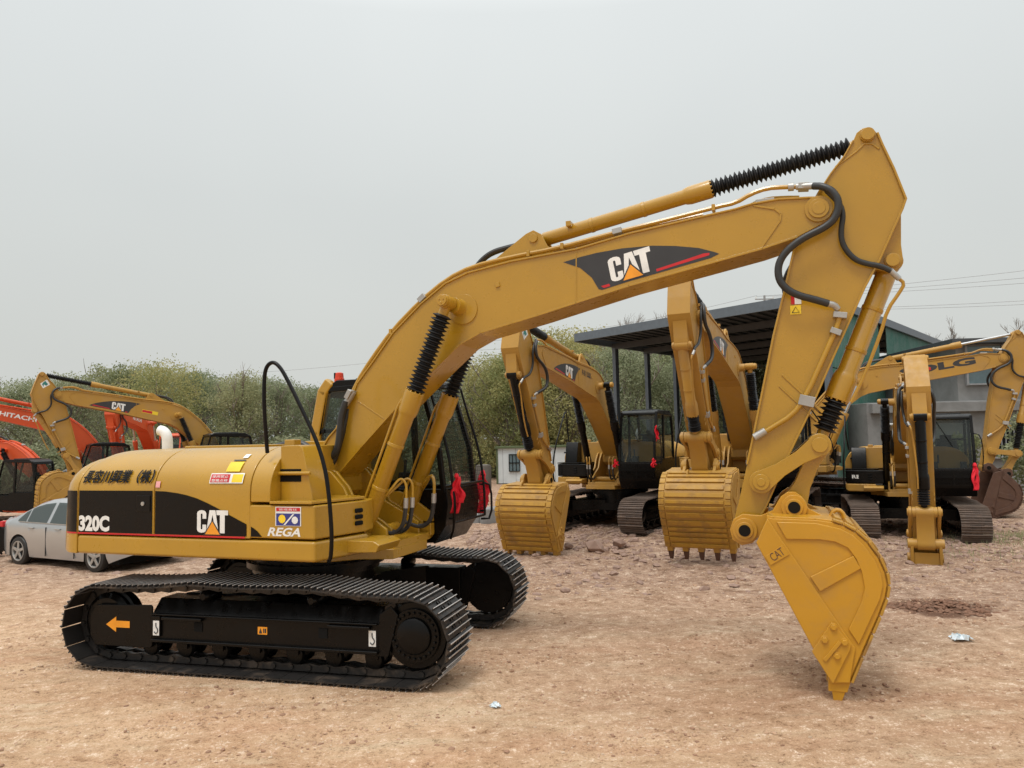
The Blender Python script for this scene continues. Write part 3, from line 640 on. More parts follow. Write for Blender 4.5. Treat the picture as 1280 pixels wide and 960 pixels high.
    for s in (-1, 1):
        mb.mark(); mb.cyl((T[0], s*.245, T[1]), (T[0], s*.262, T[1]), .085, seg=28); mb.cyl((T[0], s*.26, T[1]), (T[0], s*.268, T[1]), .055, seg=24)
        mb.mark(); mb.cyl((1.815, s*.56, 3.535), (1.815, s*.575, 3.535), .052, seg=20)
        for i in range(3): a = R(30+120*i); mb.cyl((1.815+.025*math.cos(a), s*.575, 3.535+.025*math.sin(a)), (1.815+.025*math.cos(a), s*.582, 3.535+.025*math.sin(a)), .009, seg=6)
    mb.build_each('boom_pin', col, bo, xf=tb, bevel=.003)
    mb = MB()     # arm cylinder bracket
    for y in (-.12, .12): mb.prism([(2.05,3.88),(2.56,4.22),(2.64,4.25),(2.72,4.20),(2.78,4.08),(2.9,3.95)], y-.02, y+.02)
    mb.cyl((2.64,-.16,4.165), (2.64,.16,4.165), .045); mb.build('cylinder_bracket', col, bo, xf=tb, bevel=.004)
    pp = [(.18,1.90),(.30,2.14),(.42,2.40),(.62,2.80),(.80,3.04),(1.06,3.34),(1.40,3.63),(1.70,3.83),(1.98,3.935),(2.40,3.99),(2.9,4.03),(3.40,4.11),(4.0,4.19),(4.45,4.255),(4.60,4.27),(4.73,4.335),(4.87,4.37),(5.03,4.36),(5.15,4.345)]
    for y, cut, up in ((-.18, 0, .0), (-.12, 1, -.01), (.15, 0, 0)):
        q = [(x, y, z+up) for x, z in (pp if not cut else pp[:13]+[(4.3,4.22)])]
        mb = MB(); mb.tube(q, .021, 8, 1); mb.build('boom_pipe', col, bo, xf=tb)
    mb = MB()
    for x, z, a in ((.46,2.47,60), (1.42,3.65,40), (3.50,4.13,8), (5.18,4.345,-5)): mb.box((x, -.16, z), (.09, .12, .055), ry=R(-a)); mb.mark()
    mb.cyl((5.05,-.18,4.355), (5.10,-.18,4.353), .036); mb.mark(); mb.cyl((5.12,-.18,4.35), (5.28,-.22,4.325), .030); mb.mark(); mb.box((4.85,-.15,4.265), (.16, .06, .03)); mb.build_each('pipe_clamp', 'chrome', bo, xf=tb, bevel=.004)
    mb = MB()
    for x, z in ((2.6,4.0), (2.95,4.04), (4.4,4.245), (1.05,3.32)): mb.box((x, -.16, z), (.03, .11, .06)); mb.mark()
    mb.box((3.0,-.02,4.28), (.05, .22, .05)); mb.build_each('pipe_bracket', col, bo, xf=tb, bevel=.003)
    # logo decal on the boom
    for s in logo_side:
        if boomtext == 'logo':
            D = [(2.967,3.872),(3.13,3.905),(3.3,3.93),(3.548,3.948),(3.834,3.944),(4.049,3.918),(4.258,3.877),(4.401,3.823),(4.437,3.805),(4.358,3.779),(4.041,3.717),(3.604,3.632),(3.343,3.572),(3.31,3.583),(3.246,3.70),(3.133,3.80)]
            if main: D = [(x, z-.006 if z < 3.8 else z) for x, z in D]
            mb = MB(); flatpoly(mb, [D], s*.2245); pan = mb.build('boom_decal', 'decal', bo, xf=tb, smooth=False)
            mb = MB(); flatpoly(mb, [[(3.334,3.604),(3.414,3.620),(3.424,3.596),(3.36,3.583)], [(3.862,3.718),(4.043,3.760),(4.298,3.822),(4.352,3.822),(4.349,3.801),(4.042,3.734),(3.868,3.694)]], s*.2255); mb.mk = [(4, 1)]; mb.build_each('red_stripe', 'red', bo, xf=tb, smooth=False)
            if s < 0: put_logo((3.440,3.628), (.405,.082), (-.040,.232), s*.226, bo, xf=tb)
            else: put_logo((3.425,3.618), (.385,.076), (-.018,.232), s*.226, bo, xf=tb, flip=True)
        elif boomtext:
            fl = s > 0
            if boomtext == 'HITACHI': put_text(boomtext, (2.75,3.60), (1.15,.20), (-.03,.16), s*.2245, 'white', 'maker_lettering', bo, bold=.03, xf=tb, flip=fl)
            else:
                put_text(boomtext, (2.86,3.66), (1.80,.31), (-.03,.20), s*.2245, 'decal', 'maker_lettering', bo, bold=.05, xf=tb, flip=fl)
                mb = MB(); flatpoly(mb, [[(3.50,3.815),(3.60,3.83),(3.59,3.91),(3.49,3.895)]], s*.2265); mb.build('red_emblem', 'red', bo, xf=tb, smooth=False)
    if note == 'name':
        for s in logo_side: put_text('長容川興業', (2.35,3.66), (.55,.08), (-.02,.14), s*.2245, 'decal', 'owner_lettering', bo, bold=.01, xf=tb, flip=s > 0, res=1)
    if note == 'sticker':
        for s in logo_side:
            mb = MB(); flatpoly(mb, [[(2.45,3.50),(2.93,3.60),(2.91,3.70),(2.43,3.61)]], s*.2245); mb.build('boom_sticker', 'yst', bo, xf=tb, smooth=False)
            mb = MB(); flatpoly(mb, [[(2.62,3.55),(2.92,3.612),(2.905,3.685),(2.61,3.63)]], s*.2255); mb.build('boom_sticker', 'red', bo, xf=tb, smooth=False)
    if note == 'front_name':       # lettering on the front face of the black tank
        v_, f_ = text_geo('REGA', .03, 2); mb = MB(); mb.add([(1.0-.0-(1-p[0])*.08, -.78-(1-p[0])*.42, 1.40+p[1]*.09) for p in v_], f_); mb.build('maker_lettering', 'white', tb_, smooth=False)
        mb = MB(); mb.box((.99, -.66, 1.35), (.02,.08,.08)); mb.build('label_sticker', 'greyst', tb_)
    # supply hoses at the boom foot and along the top
    mb = MB(); mb.tube([(-.35,-.30,2.12),(-.149,-.30,2.165),(.02,-.30,2.17),(.181,-.30,2.05),(.327,-.30,1.985),(.455,-.30,2.06),(.49,-.30,2.284),(.505,-.30,2.45),(.56,-.29,2.60)], .038, 10, 2); mb.mark()
    mb.tube([(-.3,-.2,2.10),(-.05,-.22,2.12),(.10,-.24,1.98),(.22,-.26,1.87),(.36,-.27,1.90),(.44,-.26,2.1),(.49,-.22,2.35),(.53,-.2,2.52)], .034, 10, 2); mb.build_each('supply_hose', 'hose', root)
    mb = MB(); mb.cyl((.54,-.29,2.55), (.63,-.26,2.70), .036, seg=12); mb.box((.60,-.25,2.67), (.05,.16,.10), ry=R(30)); mb.build('hose_fitting', 'chrome', root, bevel=.004)
    mb = MB(); mb.tube([(1.95,-.05,3.92),(2.03,-.05,4.02),(2.16,-.05,4.10),(2.35,-.05,4.13),(2.52,-.05,4.15),(2.7,-.08,4.2)], .026, 8, 2); mb.mark(); mb.tube([(1.93,.06,3.92),(2.0,.06,4.05),(2.16,.06,4.13),(2.5,.06,4.17)], .026, 8, 2); mb.build_each('boom_hose', 'hose', bo, xf=tb)
    # --- arm cylinder
    tail = fa((5.717, 4.733))
    cylinder_part(root, fb((2.64, 4.165)), tail, .070, 1.76, [col], 0, armcyl, 'arm_cylinder', braces=False)
    # --- arm
    mb = MB(); mb.prism(ARM, -.165, .165); mb.prism(LUG, -.115, .115)
    k = ARM[5:17]; mb.strip(k, -.19, .19, .018); mb.strip(ARM[22:30], -.19, .19, .018); mb.strip(ARM[29:]+ARM[:1], -.185, .185, .014)
    for s in (-1, 1):
        y0, y1 = sorted((s*.165, s*.174))
        mb.strip([(5.45,4.49),(5.62,4.60),(5.69,4.66),(5.75,4.65),(5.80,4.60)], y0, y1, .016); mb.strip([(4.93,2.68),(5.24,2.34)], y0, y1, .02); mb.strip([(4.90,2.58),(5.20,2.26)], y0, y1, .014)
        mb.cyl((4.714, s*.15, 1.742), (4.714, s*.19, 1.742), .10, seg=28)
    mb.cyl((5.717,-.19,4.733), (5.717,.19,4.733), .062, seg=24); mb.cyl((5.861,-.14,3.622), (5.861,.14,3.622), .065, seg=24); mb.cyl((BP[0],-.21,BP[1]), (BP[0],.21,BP[1]), .12, seg=28)
    ar = mb.build('arm', col, root, xf=ta, bevel=.006)
    mb = MB()
    for c_, r_, yy in (((5.717,4.733), .055, .20), ((5.861,3.622), .055, .15)):
        for s in (-1, 1): mb.cyl((c_[0], s*(yy-.02), c_[1]), (c_[0], s*(yy+.012), c_[1]), r_, seg=24); mb.mark()
    mb.build_each('arm_pin', col, ar, xf=ta, bevel=.003)
    # hoses at the elbow
    q1 = [(5.26,-.22,4.325),(5.33,-.27,4.30),(5.42,-.29,4.23),(5.455,-.30,4.12),(5.42,-.30,4.0),(5.33,-.30,3.925),(5.161,-.30,3.86),(5.024,-.30,3.77),(4.942,-.30,3.66),(4.93,-.30,3.53),(4.98,-.30,3.43),(5.082,-.29,3.358),(5.212,-.27,3.316),(5.33,-.25,3.271)]
    q2 = [(5.36,-.24,4.27),(5.46,-.25,4.14),(5.486,-.25,4.034),(5.462,-.24,3.914),(5.461,-.23,3.812),(5.494,-.22,3.727),(5.563,-.21,3.639),(5.652,-.20,3.598),(5.758,-.19,3.572),(5.84,-.19,3.52)]
    wgt = lambda p: (0 if False else max(0, min(1, 1-(p[2]-3.3)/.95)))
    ms = -1 if logo_side == (1,) else 1
    def tam(v): return ta((v[0], v[1]*ms, v[2]))
    def th_(v): v = (v[0], v[1]*ms, v[2]); a = tb(v); b = ta(v); k = wgt(v); return tuple(a[i]*(1-k)+b[i]*k for i in range(3))
    mb = MB(); mb.tube([(5.396,-.21,3.25),(5.423,-.21,3.19),(5.40,-.20,3.09),(5.342,-.20,2.96),(5.108,-.20,2.463),(4.996,-.20,2.32),(4.82,-.20,2.215),(4.72,-.20,2.155)], .022, 10, 1); mb.build('arm_pipe', col, ar, xf=tam)
    mb = MB(); mb.tube([(5.33,-.25,3.27),(5.38,-.24,3.255),(5.405,-.22,3.22)], .028, 10, 1); mb.mark(); mb.box((5.42,-.205,3.17), (.11,.08,.05), ry=R(10)); mb.mark(); mb.box((5.38,-.20,3.03), (.09,.08,.05), ry=R(25)); mb.mark(); mb.box((5.12,-.195,2.44), (.13,.07,.09), ry=R(15)); mb.mark(); mb.cyl((4.77,-.20,2.19), (4.67,-.20,2.13), .034, seg=10); mb.build_each('pipe_clamp', 'chrome', ar, xf=tam, bevel=.004)
    mb = MB(); mb.tube(q1, .032, 12, 2); mb.build('elbow_hose', 'hose', ar, xf=th_)
    mb = MB(); mb.tube(q2, .024, 10, 2); mb.build('elbow_hose', 'hose', ar, xf=th_)
    mb = MB(); mb.tube([(5.26,.2,4.32),(5.42,.26,4.2),(5.40,.28,4.0),(5.1,.28,3.80),(4.98,.28,3.60),(5.0,.26,3.42),(5.15,.2,3.32)], .03, 10, 2); mb.build('elbow_hose', 'hose', ar, xf=th_)
    mb = MB(); mb.cyl((5.83,-.19,3.53), (5.90,-.17,3.45), .024, seg=10); mb.build('hose_fitting', 'chrome', ar, xf=tam)
    mb = MB(); mb.tube([(5.89,-.17,3.46),(5.94,-.16,3.41),(5.90,-.15,3.34),(5.80,-.13,3.20),(5.74,-.11,3.0),(5.60,-.09,2.65),(5.48,-.09,2.42)], .015, 8, 1); mb.build('oil_pipe', col, ar, xf=tam)
    if main:
        yy = -.1665
        mb = MB(); flatpoly(mb, [[(5.03,3.40),(5.03,3.30),(5.115,3.30),(5.115,3.40)]], yy-.002); mb.build('warning_sticker', 'white', ar, xf=ta, smooth=False)
        mb = MB(); flatpoly(mb, [[(5.03,3.40),(5.03,3.30),(5.06,3.30),(5.06,3.40)]], yy-.003); mb.build('warning_sticker', 'red', ar, xf=ta, smooth=False)
        mb = MB(); flatpoly(mb, [[(5.02,3.29),(5.02,3.21),(5.11,3.21),(5.11,3.29)]], yy-.003); mb.build('warning_sticker', 'yst', ar, xf=ta, smooth=False)
        mb = MB(); mb.tube([(5.035,yy-.005,3.225),(5.065,yy-.005,3.275),(5.095,yy-.005,3.225),(5.035,yy-.005,3.225)], .003, 5, 0); mb.build('warning_mark', 'decal', ar, xf=ta, smooth=False)
    if arm_text == 'emblem':
        for s in logo_side:
            mb = MB(); flatpoly(mb, [[(5.50,4.42),(5.68,4.30),(5.76,4.44),(5.58,4.58)]], s*.1665); mb.build('emblem_sticker', 'white', ar, xf=ta, smooth=False)
            mb = MB(); flatpoly(mb, [[(5.55,4.43),(5.60,4.38),(5.66,4.42),(5.67,4.35),(5.71,4.42),(5.68,4.48),(5.62,4.53),(5.60,4.49)]], s*.168); mb.build('emblem_mark', 'teal', ar, xf=ta, smooth=False)
    # --- bucket linkage (four-bar: lever from arm, link to bucket)
    A0 = fa((4.714,1.742)); B0 = fk((4.975,1.532)); l1 = math.dist((4.714,1.742), (5.205,2.058)); l2 = math.dist((5.205,2.058), (4.975,1.532))
    dd = math.dist(A0, B0); aa = (l1*l1-l2*l2+dd*dd)/(2*dd); hh = math.sqrt(max(0, l1*l1-aa*aa)); ux, uz = (B0[0]-A0[0])/dd, (B0[1]-A0[1])/dd
    C1 = (A0[0]+ux*aa-uz*hh, A0[1]+uz*aa+ux*hh); C2 = (A0[0]+ux*aa+uz*hh, A0[1]+uz*aa-ux*hh)
    ref = fa((5.205,2.058)); C0 = C1 if math.dist(C1, ref) < math.dist(C2, ref) else C2
    def bar(mb, a, b, ra, rb, y0, y1):
        dx, dz = b[0]-a[0], b[1]-a[1]; ang = math.degrees(math.atan2(dz, dx))
        mb.prism(arc(a[0], a[1], ra, ra, ang+65, ang+295, 12)+arc((a[0]*2+b[0])/3, (a[1]*2+b[1])/3, ra*.62, ra*.62, ang-90, ang-90, 1)[:1]+arc((a[0]+2*b[0])/3, (a[1]+2*b[1])/3, rb*.62, rb*.62, ang-90, ang-90, 1)[:1]+arc(b[0], b[1], rb, rb, ang-115, ang+115, 12)+arc((a[0]+2*b[0])/3, (a[1]+2*b[1])/3, rb*.62, rb*.62, ang+90, ang+90, 1)[:1]+arc((a[0]*2+b[0])/3, (a[1]*2+b[1])/3, ra*.62, ra*.62, ang+90, ang+90, 1)[:1], y0, y1)
    for s in (-1, 1):
        mb = MB(); y0, y1 = sorted((s*.205, s*.255)); bar(mb, A0, C0, .10, .095, y0, y1); mb.cyl((A0[0], s*.19, A0[1]), (A0[0], s*.28, A0[1]), .07, seg=28); mb.cyl((A0[0], s*.28, A0[1]), (A0[0], s*.288, A0[1]), .035, seg=20)
        mb.cyl((C0[0], s*.1, C0[1]), (C0[0], s*.275, C0[1]), .065, seg=28); mb.build('lever', col, root, bevel=.006)
    mb = MB(); bar(mb, C0, B0, .10, .11, -.14, .14); mb.cyl((C0[0],-.2,C0[1]), (C0[0],.2,C0[1]), .09, seg=24); mb.build('link', col, root, bevel=.008)
    cylinder_part(root, fa((5.861,3.622)), C0, .085, 1.27, [bcyl if bcyl != 'boot' else col], 0, 'boot', 'bucket_cylinder', braces=False)
    # --- bucket
    W = .59
    if bucket:
        mb = MB()
        inner = SHELL
        mb.strip(inner, -W+.02, W-.02, .03)
        for s in (-1, 1): mb.prism(BUCKET, *sorted((s*(W-.03), s*W)))
        mb.cur = 1
        nrm = []
        for i in range(3, len(SHELL)-1):      # wear strips across the back
            a, b = SHELL[i], SHELL[i+1]; dx, dz = b[0]-a[0], b[1]-a[1]; l = math.hypot(dx, dz); nx, nz = (-dz/l, dx/l)
            for f0, f1 in (((.22, .80),) if l < .16 else ((.10, .38), (.60, .90))):
                p = [(a[0]+dx*f0, a[1]+dz*f0), (a[0]+dx*f1, a[1]+dz*f1)]
                mb.prism([(p[0][0]+nx*.012, p[0][1]+nz*.012), (p[1][0]+nx*.012, p[1][1]+nz*.012), (p[1][0]+nx*.044, p[1][1]+nz*.044), (p[0][0]+nx*.044, p[0][1]+nz*.044)], -W+.10, W-.10)
            for s in (-1, 1):
                for f0, f1 in ((.05, .95),):
                    mb.prism([(a[0]+dx*f0+nx*.01, a[1]+dz*f0+nz*.01), (a[0]+dx*f1+nx*.01, a[1]+dz*f1+nz*.01), (a[0]+dx*f1+nx*.03, a[1]+dz*f1+nz*.03), (a[0]+dx*f0+nx*.03, a[1]+dz*f0+nz*.03)], *sorted((s*(W-.085), s*(W+.012))))
        mb.cur = 0
        mb.prism([(5.335,.19),(5.19,.16),(5.17,.20),(5.30,.26)], -W, W)                 # lip
        wear = bucketcol if bucketcol not in ('dusty', 'bright') else 'rusty_yellow'
        bk = mb.build('bucket', [bucketcol, wear], root, xf=tk, bevel=.005)
        for s in (-1, 1):
            y0, y1 = sorted((s*W, s*(W+.018)))
            mb = MB(); mb.prism([(4.664,1.262),(4.762,1.465),(5.38,.455),(5.325,.185),(5.20,.175),(5.10,.36)], *sorted((s*W, s*(W+.020)))); mb.build('side_edge', bucketcol, bk, xf=tk, bevel=.008)
            mb = MB(); mb.prism([(4.83,1.438),(5.128,1.434),(5.313,1.392),(5.40,1.345),(5.475,1.27),(5.55,1.155),(5.592,1.05),(5.602,.957),(5.576,.85),(5.405,.485),(5.335,.60),(5.44,.82),(5.468,.93),(5.452,1.06),(5.415,1.16),(5.36,1.24),(5.27,1.285),(5.159,1.30),(4.90,1.298)], y0, y1)
            mb.prism([(5.069,1.002),(5.40,1.18),(5.45,1.08),(5.139,.885)], y0, y1); mb.build('side_wear_plate', bucketcol, bk, xf=tk, bevel=.007)
            y0, y1 = sorted((s*(W+.008), s*(W+.042)))
            mb = MB(); mb.prism([(5.211,.656),(5.262,.60),(5.348,.49),(5.338,.45),(5.202,.177),(5.190,.19),(5.055,.415)], y0, y1)
            mb.strip([(5.15,.36),(5.26,.50)], *sorted((s*(W+.040), s*(W+.056))), .03)
            for x, z in ((5.225,.62),(5.155,.515),(5.30,.505),(5.24,.395)): mb.cyl((x, s*(W+.03), z), (x, s*(W+.066), z), .024, seg=6); mb.cyl((x, s*(W+.03), z), (x, s*(W+.048), z), .032, seg=14)
            mb.build('side_cutter', bucketcol, bk, xf=tk, bevel=.004)
        for k in range(5):
            y = (-1+k/2)*(W-.06)
            mb = MB(); mb.prism([(5.35,.33),(5.325,.345),(5.17,.20),(5.165,.10),(5.305,.10),(5.335,.19)], y-.05, y+.05); mb.build('tooth_adapter', bucketcol, bk, xf=tk, bevel=.006)
            vs = []
            mb = MB(); q = [(5.185,.15,.045),(5.31,.15,.045),(5.265,.03,.04),(5.235,-.05,.03),(5.222,-.05,.03),(5.20,.03,.04)]
            n_ = 6; vs = [(x, y-w_, z) for x, z, w_ in q]+[(x, y+w_, z) for x, z, w_ in q]; mb.add(vs, [tuple(range(n_)), tuple(range(2*n_-1, n_-1, -1))]+[(i, i+n_, (i+1) % n_+n_, (i+1) % n_) for i in range(n_)])
            mb.build('tooth', bucketcol if main else 'rust', bk, xf=tk, bevel=.004)
        EAR = [(4.70,1.30),(4.62,1.215),(4.53,1.195),(4.455,1.24),(4.435,1.33),(4.47,1.42),(4.55,1.465),(4.70,1.455),(4.80,1.50),(4.872,1.62),(4.93,1.66),(4.99,1.66),(5.045,1.615),(5.09,1.52),(5.20,1.46),(5.40,1.40),(5.45,1.34),(5.2,1.35),(4.9,1.36)]
        for s in (-1, 1):
            mb = MB(); mb.prism(EAR, *sorted((s*.235, s*.285)))
            for c_ in (BP, (4.975,1.532)):
                mb.cyl((c_[0], s*.23, c_[1]), (c_[0], s*.315, c_[1]), .105, seg=32)
            mb.build('hinge_ear', bucketcol, bk, xf=tk, bevel=.005)
            for c_ in (BP, (4.975,1.532)):
                mb = MB(); mb.cyl((c_[0], s*.31, c_[1]), (c_[0], s*.335, c_[1]), .072, seg=28); mb.build('hinge_pin', bucketcol, bk, xf=tk, bevel=.004)
                mb = MB(); mb.cyl((c_[0], s*.33, c_[1]), (c_[0], s*.342, c_[1]), .050, seg=24); mb.build('pin_face', 'black', bk, xf=tk)
        mb = MB(); mb.tube([(5.26,-.15,1.43),(5.30,-.15,1.50),(5.36,-.15,1.49),(5.38,-.15,1.41)], .018, 8, 1); mb.build('lifting_eye', bucketcol, bk, xf=tk)
        if main:
            mb = MB(); mb.prism([(4.729,1.155),(4.869,1.251),(4.92,1.178),(4.771,1.085)], -W-.030, -W-.016); mb.build('name_plate', bucketcol, bk, xf=tk, bevel=.002)
            put_text('CAT', (4.795,1.115), (.095,.065), (-.037,.056), -W-.0315, 'rust', 'plate_lettering', bk, xf=tk, bold=.0)
    else:
        mb = MB()
        for s in (-1, 1): mb.prism([(4.45,1.25),(4.44,1.40),(4.54,1.47),(4.8,1.5),(4.9,1.62),(5.0,1.62),(5.05,1.5),(5.0,1.38),(4.8,1.0),(4.62,.92),(4.5,1.0)], *sorted((s*.20, s*.25)))
        mb.prism([(4.5,1.0),(4.75,1.32),(4.95,1.38),(4.8,1.0),(4.62,.92)], -.2, .2)
        for c_ in (BP, (4.975,1.532)): mb.cyl((c_[0], -.29, c_[1]), (c_[0], .29, c_[1]), .085, seg=24)
        mb.build('quick_coupler', col, root, xf=tk, bevel=.008)
    return root

def cab(root, main, cabcol, col):
    def cx_(v): return (v[0]-.11*max(0, min(1, (v[0]-.6)/.75)), v[1], v[2])
    y0, y1 = .47, 1.38
    e = MB()
    P = [(-.33,1.12),(-.33,2.25),(-.22,2.78),(-.05,2.90),(1.02,2.90),(1.13,2.84),(1.40,2.05),(1.48,1.45),(1.45,1.22),(1.30,1.03),(.80,1.0)]
    # roof
    mb = MB(); mb.prism([(-.25,2.70),(-.22,2.80),(-.05,2.90),(1.02,2.90),(1.15,2.84),(1.17,2.78),(1.0,2.80),(-.05,2.80)], y0, y1); mb.box((.45, (y0+y1)/2, 2.915), (.7, .55, .03))
    body = mb.build('cab', cabcol, root, xf=cx_, bevel=.02)
    mb = MB()   # lower shell, rear wall, pillars
    for y in (y0+.02, y1-.02):
        mb.prism([(-.33,1.10),(-.33,1.72),(.75,1.72),(.80,1.62),(1.455,1.62),(1.475,1.45),(1.44,1.22),(1.30,1.03),(.80,1.0)], y-.02, y+.02)
        mb.strip([(-.31,1.7),(-.31,2.25),(-.21,2.76)], y-.03, y+.03, .07); mb.strip([(1.43,1.6),(1.38,2.05),(1.12,2.84)], y-.03, y+.03, .055); mb.strip([(.55,1.7),(.50,2.82)], y-.025, y+.025, .08)
        mb.strip([(-.2,2.79),(1.1,2.83)], y-.03, y+.03, .06)
    mb.box((-.31, (y0+y1)/2, 1.42), (.04, y1-y0, .6)); mb.box((.5, (y0+y1)/2, 1.08), (1.55, y1-y0, .06))
    mb.strip([(1.455,1.62),(1.475,1.45),(1.44,1.22),(1.30,1.03)], y0, y1, .03); mb.box((1.435, (y0+y1)/2, 1.64), (.05, y1-y0, .04)); mb.box((-.24, (y0+y1)/2, 2.3), (.05, y1-y0, .05))
    mb.build('cab_frame', cabcol, body, xf=cx_, bevel=.008)
    if main:
        mb = MB(); mb.strip([(-.34,1.70),(-.34,2.28),(-.24,2.76),(-.16,2.86)], y0-.02, y0+.10, .14); mb.build('corner_pillar', col, body, xf=cx_, bevel=.03)
    # deck under and beside the cab
    mb = MB(); mb.prism([(-.40,1.10),(1.05,1.10),(.98,1.02),(.3,1.0),(-.4,1.0)], .40, 1.38); mb.prism([(.62,1.27),(1.215,1.27),(1.215,1.35),(1.17,1.39),(.92,1.56),(.80,1.60),(.62,1.60)], .41, .455)
    mb.prism([(.62,1.08),(1.17,1.08),(1.215,1.13),(1.215,1.255),(.62,1.255)], .36, .46); dk_ = mb.build('cab_deck', col, root, bevel=.008)
    if main:
        mb = MB(); flatpoly(mb, [[(.955,1.355),(1.0,1.41),(1.045,1.355),(1.0,1.30)]], .408); mb.build('round_sticker', 'teal', dk_, xf=cx_, smooth=False)
        mb = MB(); mb.box((1.0,.358,1.125), (.13,.01,.045)); mb.build('deck_slot', 'dark', dk_, xf=cx_)
    # glass
    g = MB()
    for y in (y0+.02, y1-.02): flatpoly(g, [[(-.28,1.75),(.52,1.75),(.48,2.76),(-.18,2.76),(-.28,2.3)], [(.60,1.66),(1.40,1.66),(1.35,2.05),(1.08,2.78),(.56,2.78)]], y)
    g.add([(1.41,y0+.05,1.66),(1.41,y1-.05,1.66),(1.375,y1-.05,2.05),(1.375,y0+.05,2.05),(1.12,y1-.05,2.80),(1.12,y0+.05,2.80)], [(0,1,2,3),(3,2,4,5)]); g.add([(-.31,y0+.05,1.75),(-.31,y1-.05,1.75),(-.22,y1-.05,2.72),(-.22,y0+.05,2.72)], [(0,1,2,3)])
    g.build('cab_glass', 'glass', body, xf=cx_, smooth=False)
    # interior
    mb = MB(); mb.box((.30,.92,1.55), (.5,.5,.14)); mb.box((.08,.92,1.92), (.12,.46,.7), ry=R(-8)); mb.box((.06,.92,2.33), (.08,.25,.16)); mb.box((.35,.62,1.6), (.45,.12,.35)); mb.box((.35,1.22,1.6), (.45,.12,.35)); mb.tube([(1.0,.92,1.1),(1.05,.92,1.6)], .03); mb.tube([(.75,.68,1.75),(.78,.68,1.95)], .02); mb.build('operator_seat', 'seat', body, xf=cx_, bevel=.03)
    # front guard: frame, slats on the lower screen, mesh above
    mb = MB()
    xf = lambda z: 1.50 if z < 1.6 else (1.50-(z-1.6)*.13 if z < 2.05 else 1.44-(z-2.05)*.33)
    nn = 26
    if main:
        fr_ = [(xf(z)+.06, z) for z in (1.25, 1.6, 2.05, 2.5, 2.88)]
        for y in (y0-.0, y1): mb.tube([(x, y, z) for x, z in fr_]+[(1.12, y, 2.9)], .016, 8, 1)
        for z in (1.25, 1.66, 2.88): mb.tube([(xf(z)+.06, y0, z), (xf(z)+.06, y1, z)], .014, 6, 0)
        for z in (1.30, 1.62):
            for y in (y0, y1): mb.cyl((xf(z), y, z), (xf(z)+.06, y, z), .012, seg=6)
        gd = mb.build('front_guard', 'black', body, xf=cx_)
        m2 = MB(); hh = [1.25+i*(2.88-1.25)/36 for i in range(37)]
        for z in hh: m2.box((xf(z)+.06, (y0+y1)/2, z), (.004, y1-y0, .004))
        for i in range(16): y = y0+(y1-y0)*(i+.5)/16; m2.tube([(xf(z)+.06, y, z) for z in (1.25, 1.6, 2.05, 2.88)], .002, 4, 0)
        m2.build('guard_mesh', 'black', gd, xf=cx_)
        # mirror/hand rail at the front right corner of the cab
        mb = MB(); mb.tube([(1.56,.44,1.64),(1.60,.42,1.50),(1.58,.42,1.20),(1.52,.46,1.08)], .014, 8, 1); mb.mark(); mb.tube([(1.53,1.42,1.64),(1.62,1.46,1.60),(1.62,1.46,1.20),(1.50,1.40,1.20)], .014, 8, 1); mb.build_each('grab_rail', 'black', body, xf=cx_)
        mb = MB(); mb.tube([(-.14,.60,2.93),(-.14,.60,3.0)], .02); mb.build('lamp_base', 'black', body, xf=cx_)
        mb = MB(); mb.lathe((-.10,.62,2.88), (-.10,.62,3.1), [(0,.06),(.05,.06),(.055,.052),(.115,.048),(.125,.03)], 20); mb.build('beacon_lamp', 'lampo', body, xf=cx_)
    else:
        for z in [1.28+i*.028 for i in range(13)]: mb.box((xf(z)+.015, (y0+y1)/2, z), (.012, y1-y0-.06, .012))
        for y in (y0+.04, (y0+y1)/2, y1-.04): mb.box((1.505, y, 1.44), (.02, .02, .36))
        mb.build('front_guard', 'black', body, xf=cx_)
        mb = MB(); mb.tube([(1.30,y1,2.45),(1.45,y1+.12,2.4),(1.42,y1+.16,2.0),(1.42,y1+.12,1.6)], .012, 6, 1); mb.build('grab_rail', 'black', body, xf=cx_)
        mb = MB(); mb.tube([(1.18,.62,2.80),(1.28,.8,2.45),(1.36,.95,2.15)], .010, 6, 1); mb.build('wiper', 'black', body, xf=cx_)

excavator('large glossy yellow excavator in front, black side panels lettered 320C, bucket teeth touching the ground', OX, OY, 19.61, 0, 1, 0, 0, 4.45, main=True, bucketcol='bright')
excavator('yellow excavator facing the camera with black lift cylinders and two-ribbon cab, left of the canopy', 2.62, 19.09, 117.25, -.03, .96, -1.14, .34, -3.73, liftcol='black', bcyl='black', col='dusty', tank='black', sidecol='black', logo_side=(1,), arm_text='emblem', note='name')
excavator('yellow excavator with yellow bucket cylinder and toothed bucket down, just left of the front arm', 5.27, 17.29, 116.27, .05, .98, .51, -4.51, 0, col='dusty', logo_side=(1,))
excavator('yellow and black excavator without a bucket, arm hanging straight down before the rightmost cab', 8.85, 17.33, 114.51, -.16, .91, -10.78, 24.51, 4.36, col='dusty', liftcol='black', bcyl='black', tank='black', sidecol='black', bucket=False, boomtext=None, note='front_name')
excavator('worn yellow excavator seen side-on with SDLG on its boom and a rusty brown bucket', 7.58, 21.08, 17.7, .05, .98, -1.66, 5.86, 0, col='dusty', bucketcol='rust', boomtext='SDLG', armcyl='rod', lift='rod', logo_side=(-1,), dk=-50)
excavator('yellow excavator behind the front hood, boom reaching left, green emblem on its arm', -9.54, 25.8, 143.13, -.29, .97, .51, -.29, 0, col='dusty', logo_side=(1,), arm_text='emblem', note='sticker', dk=26)
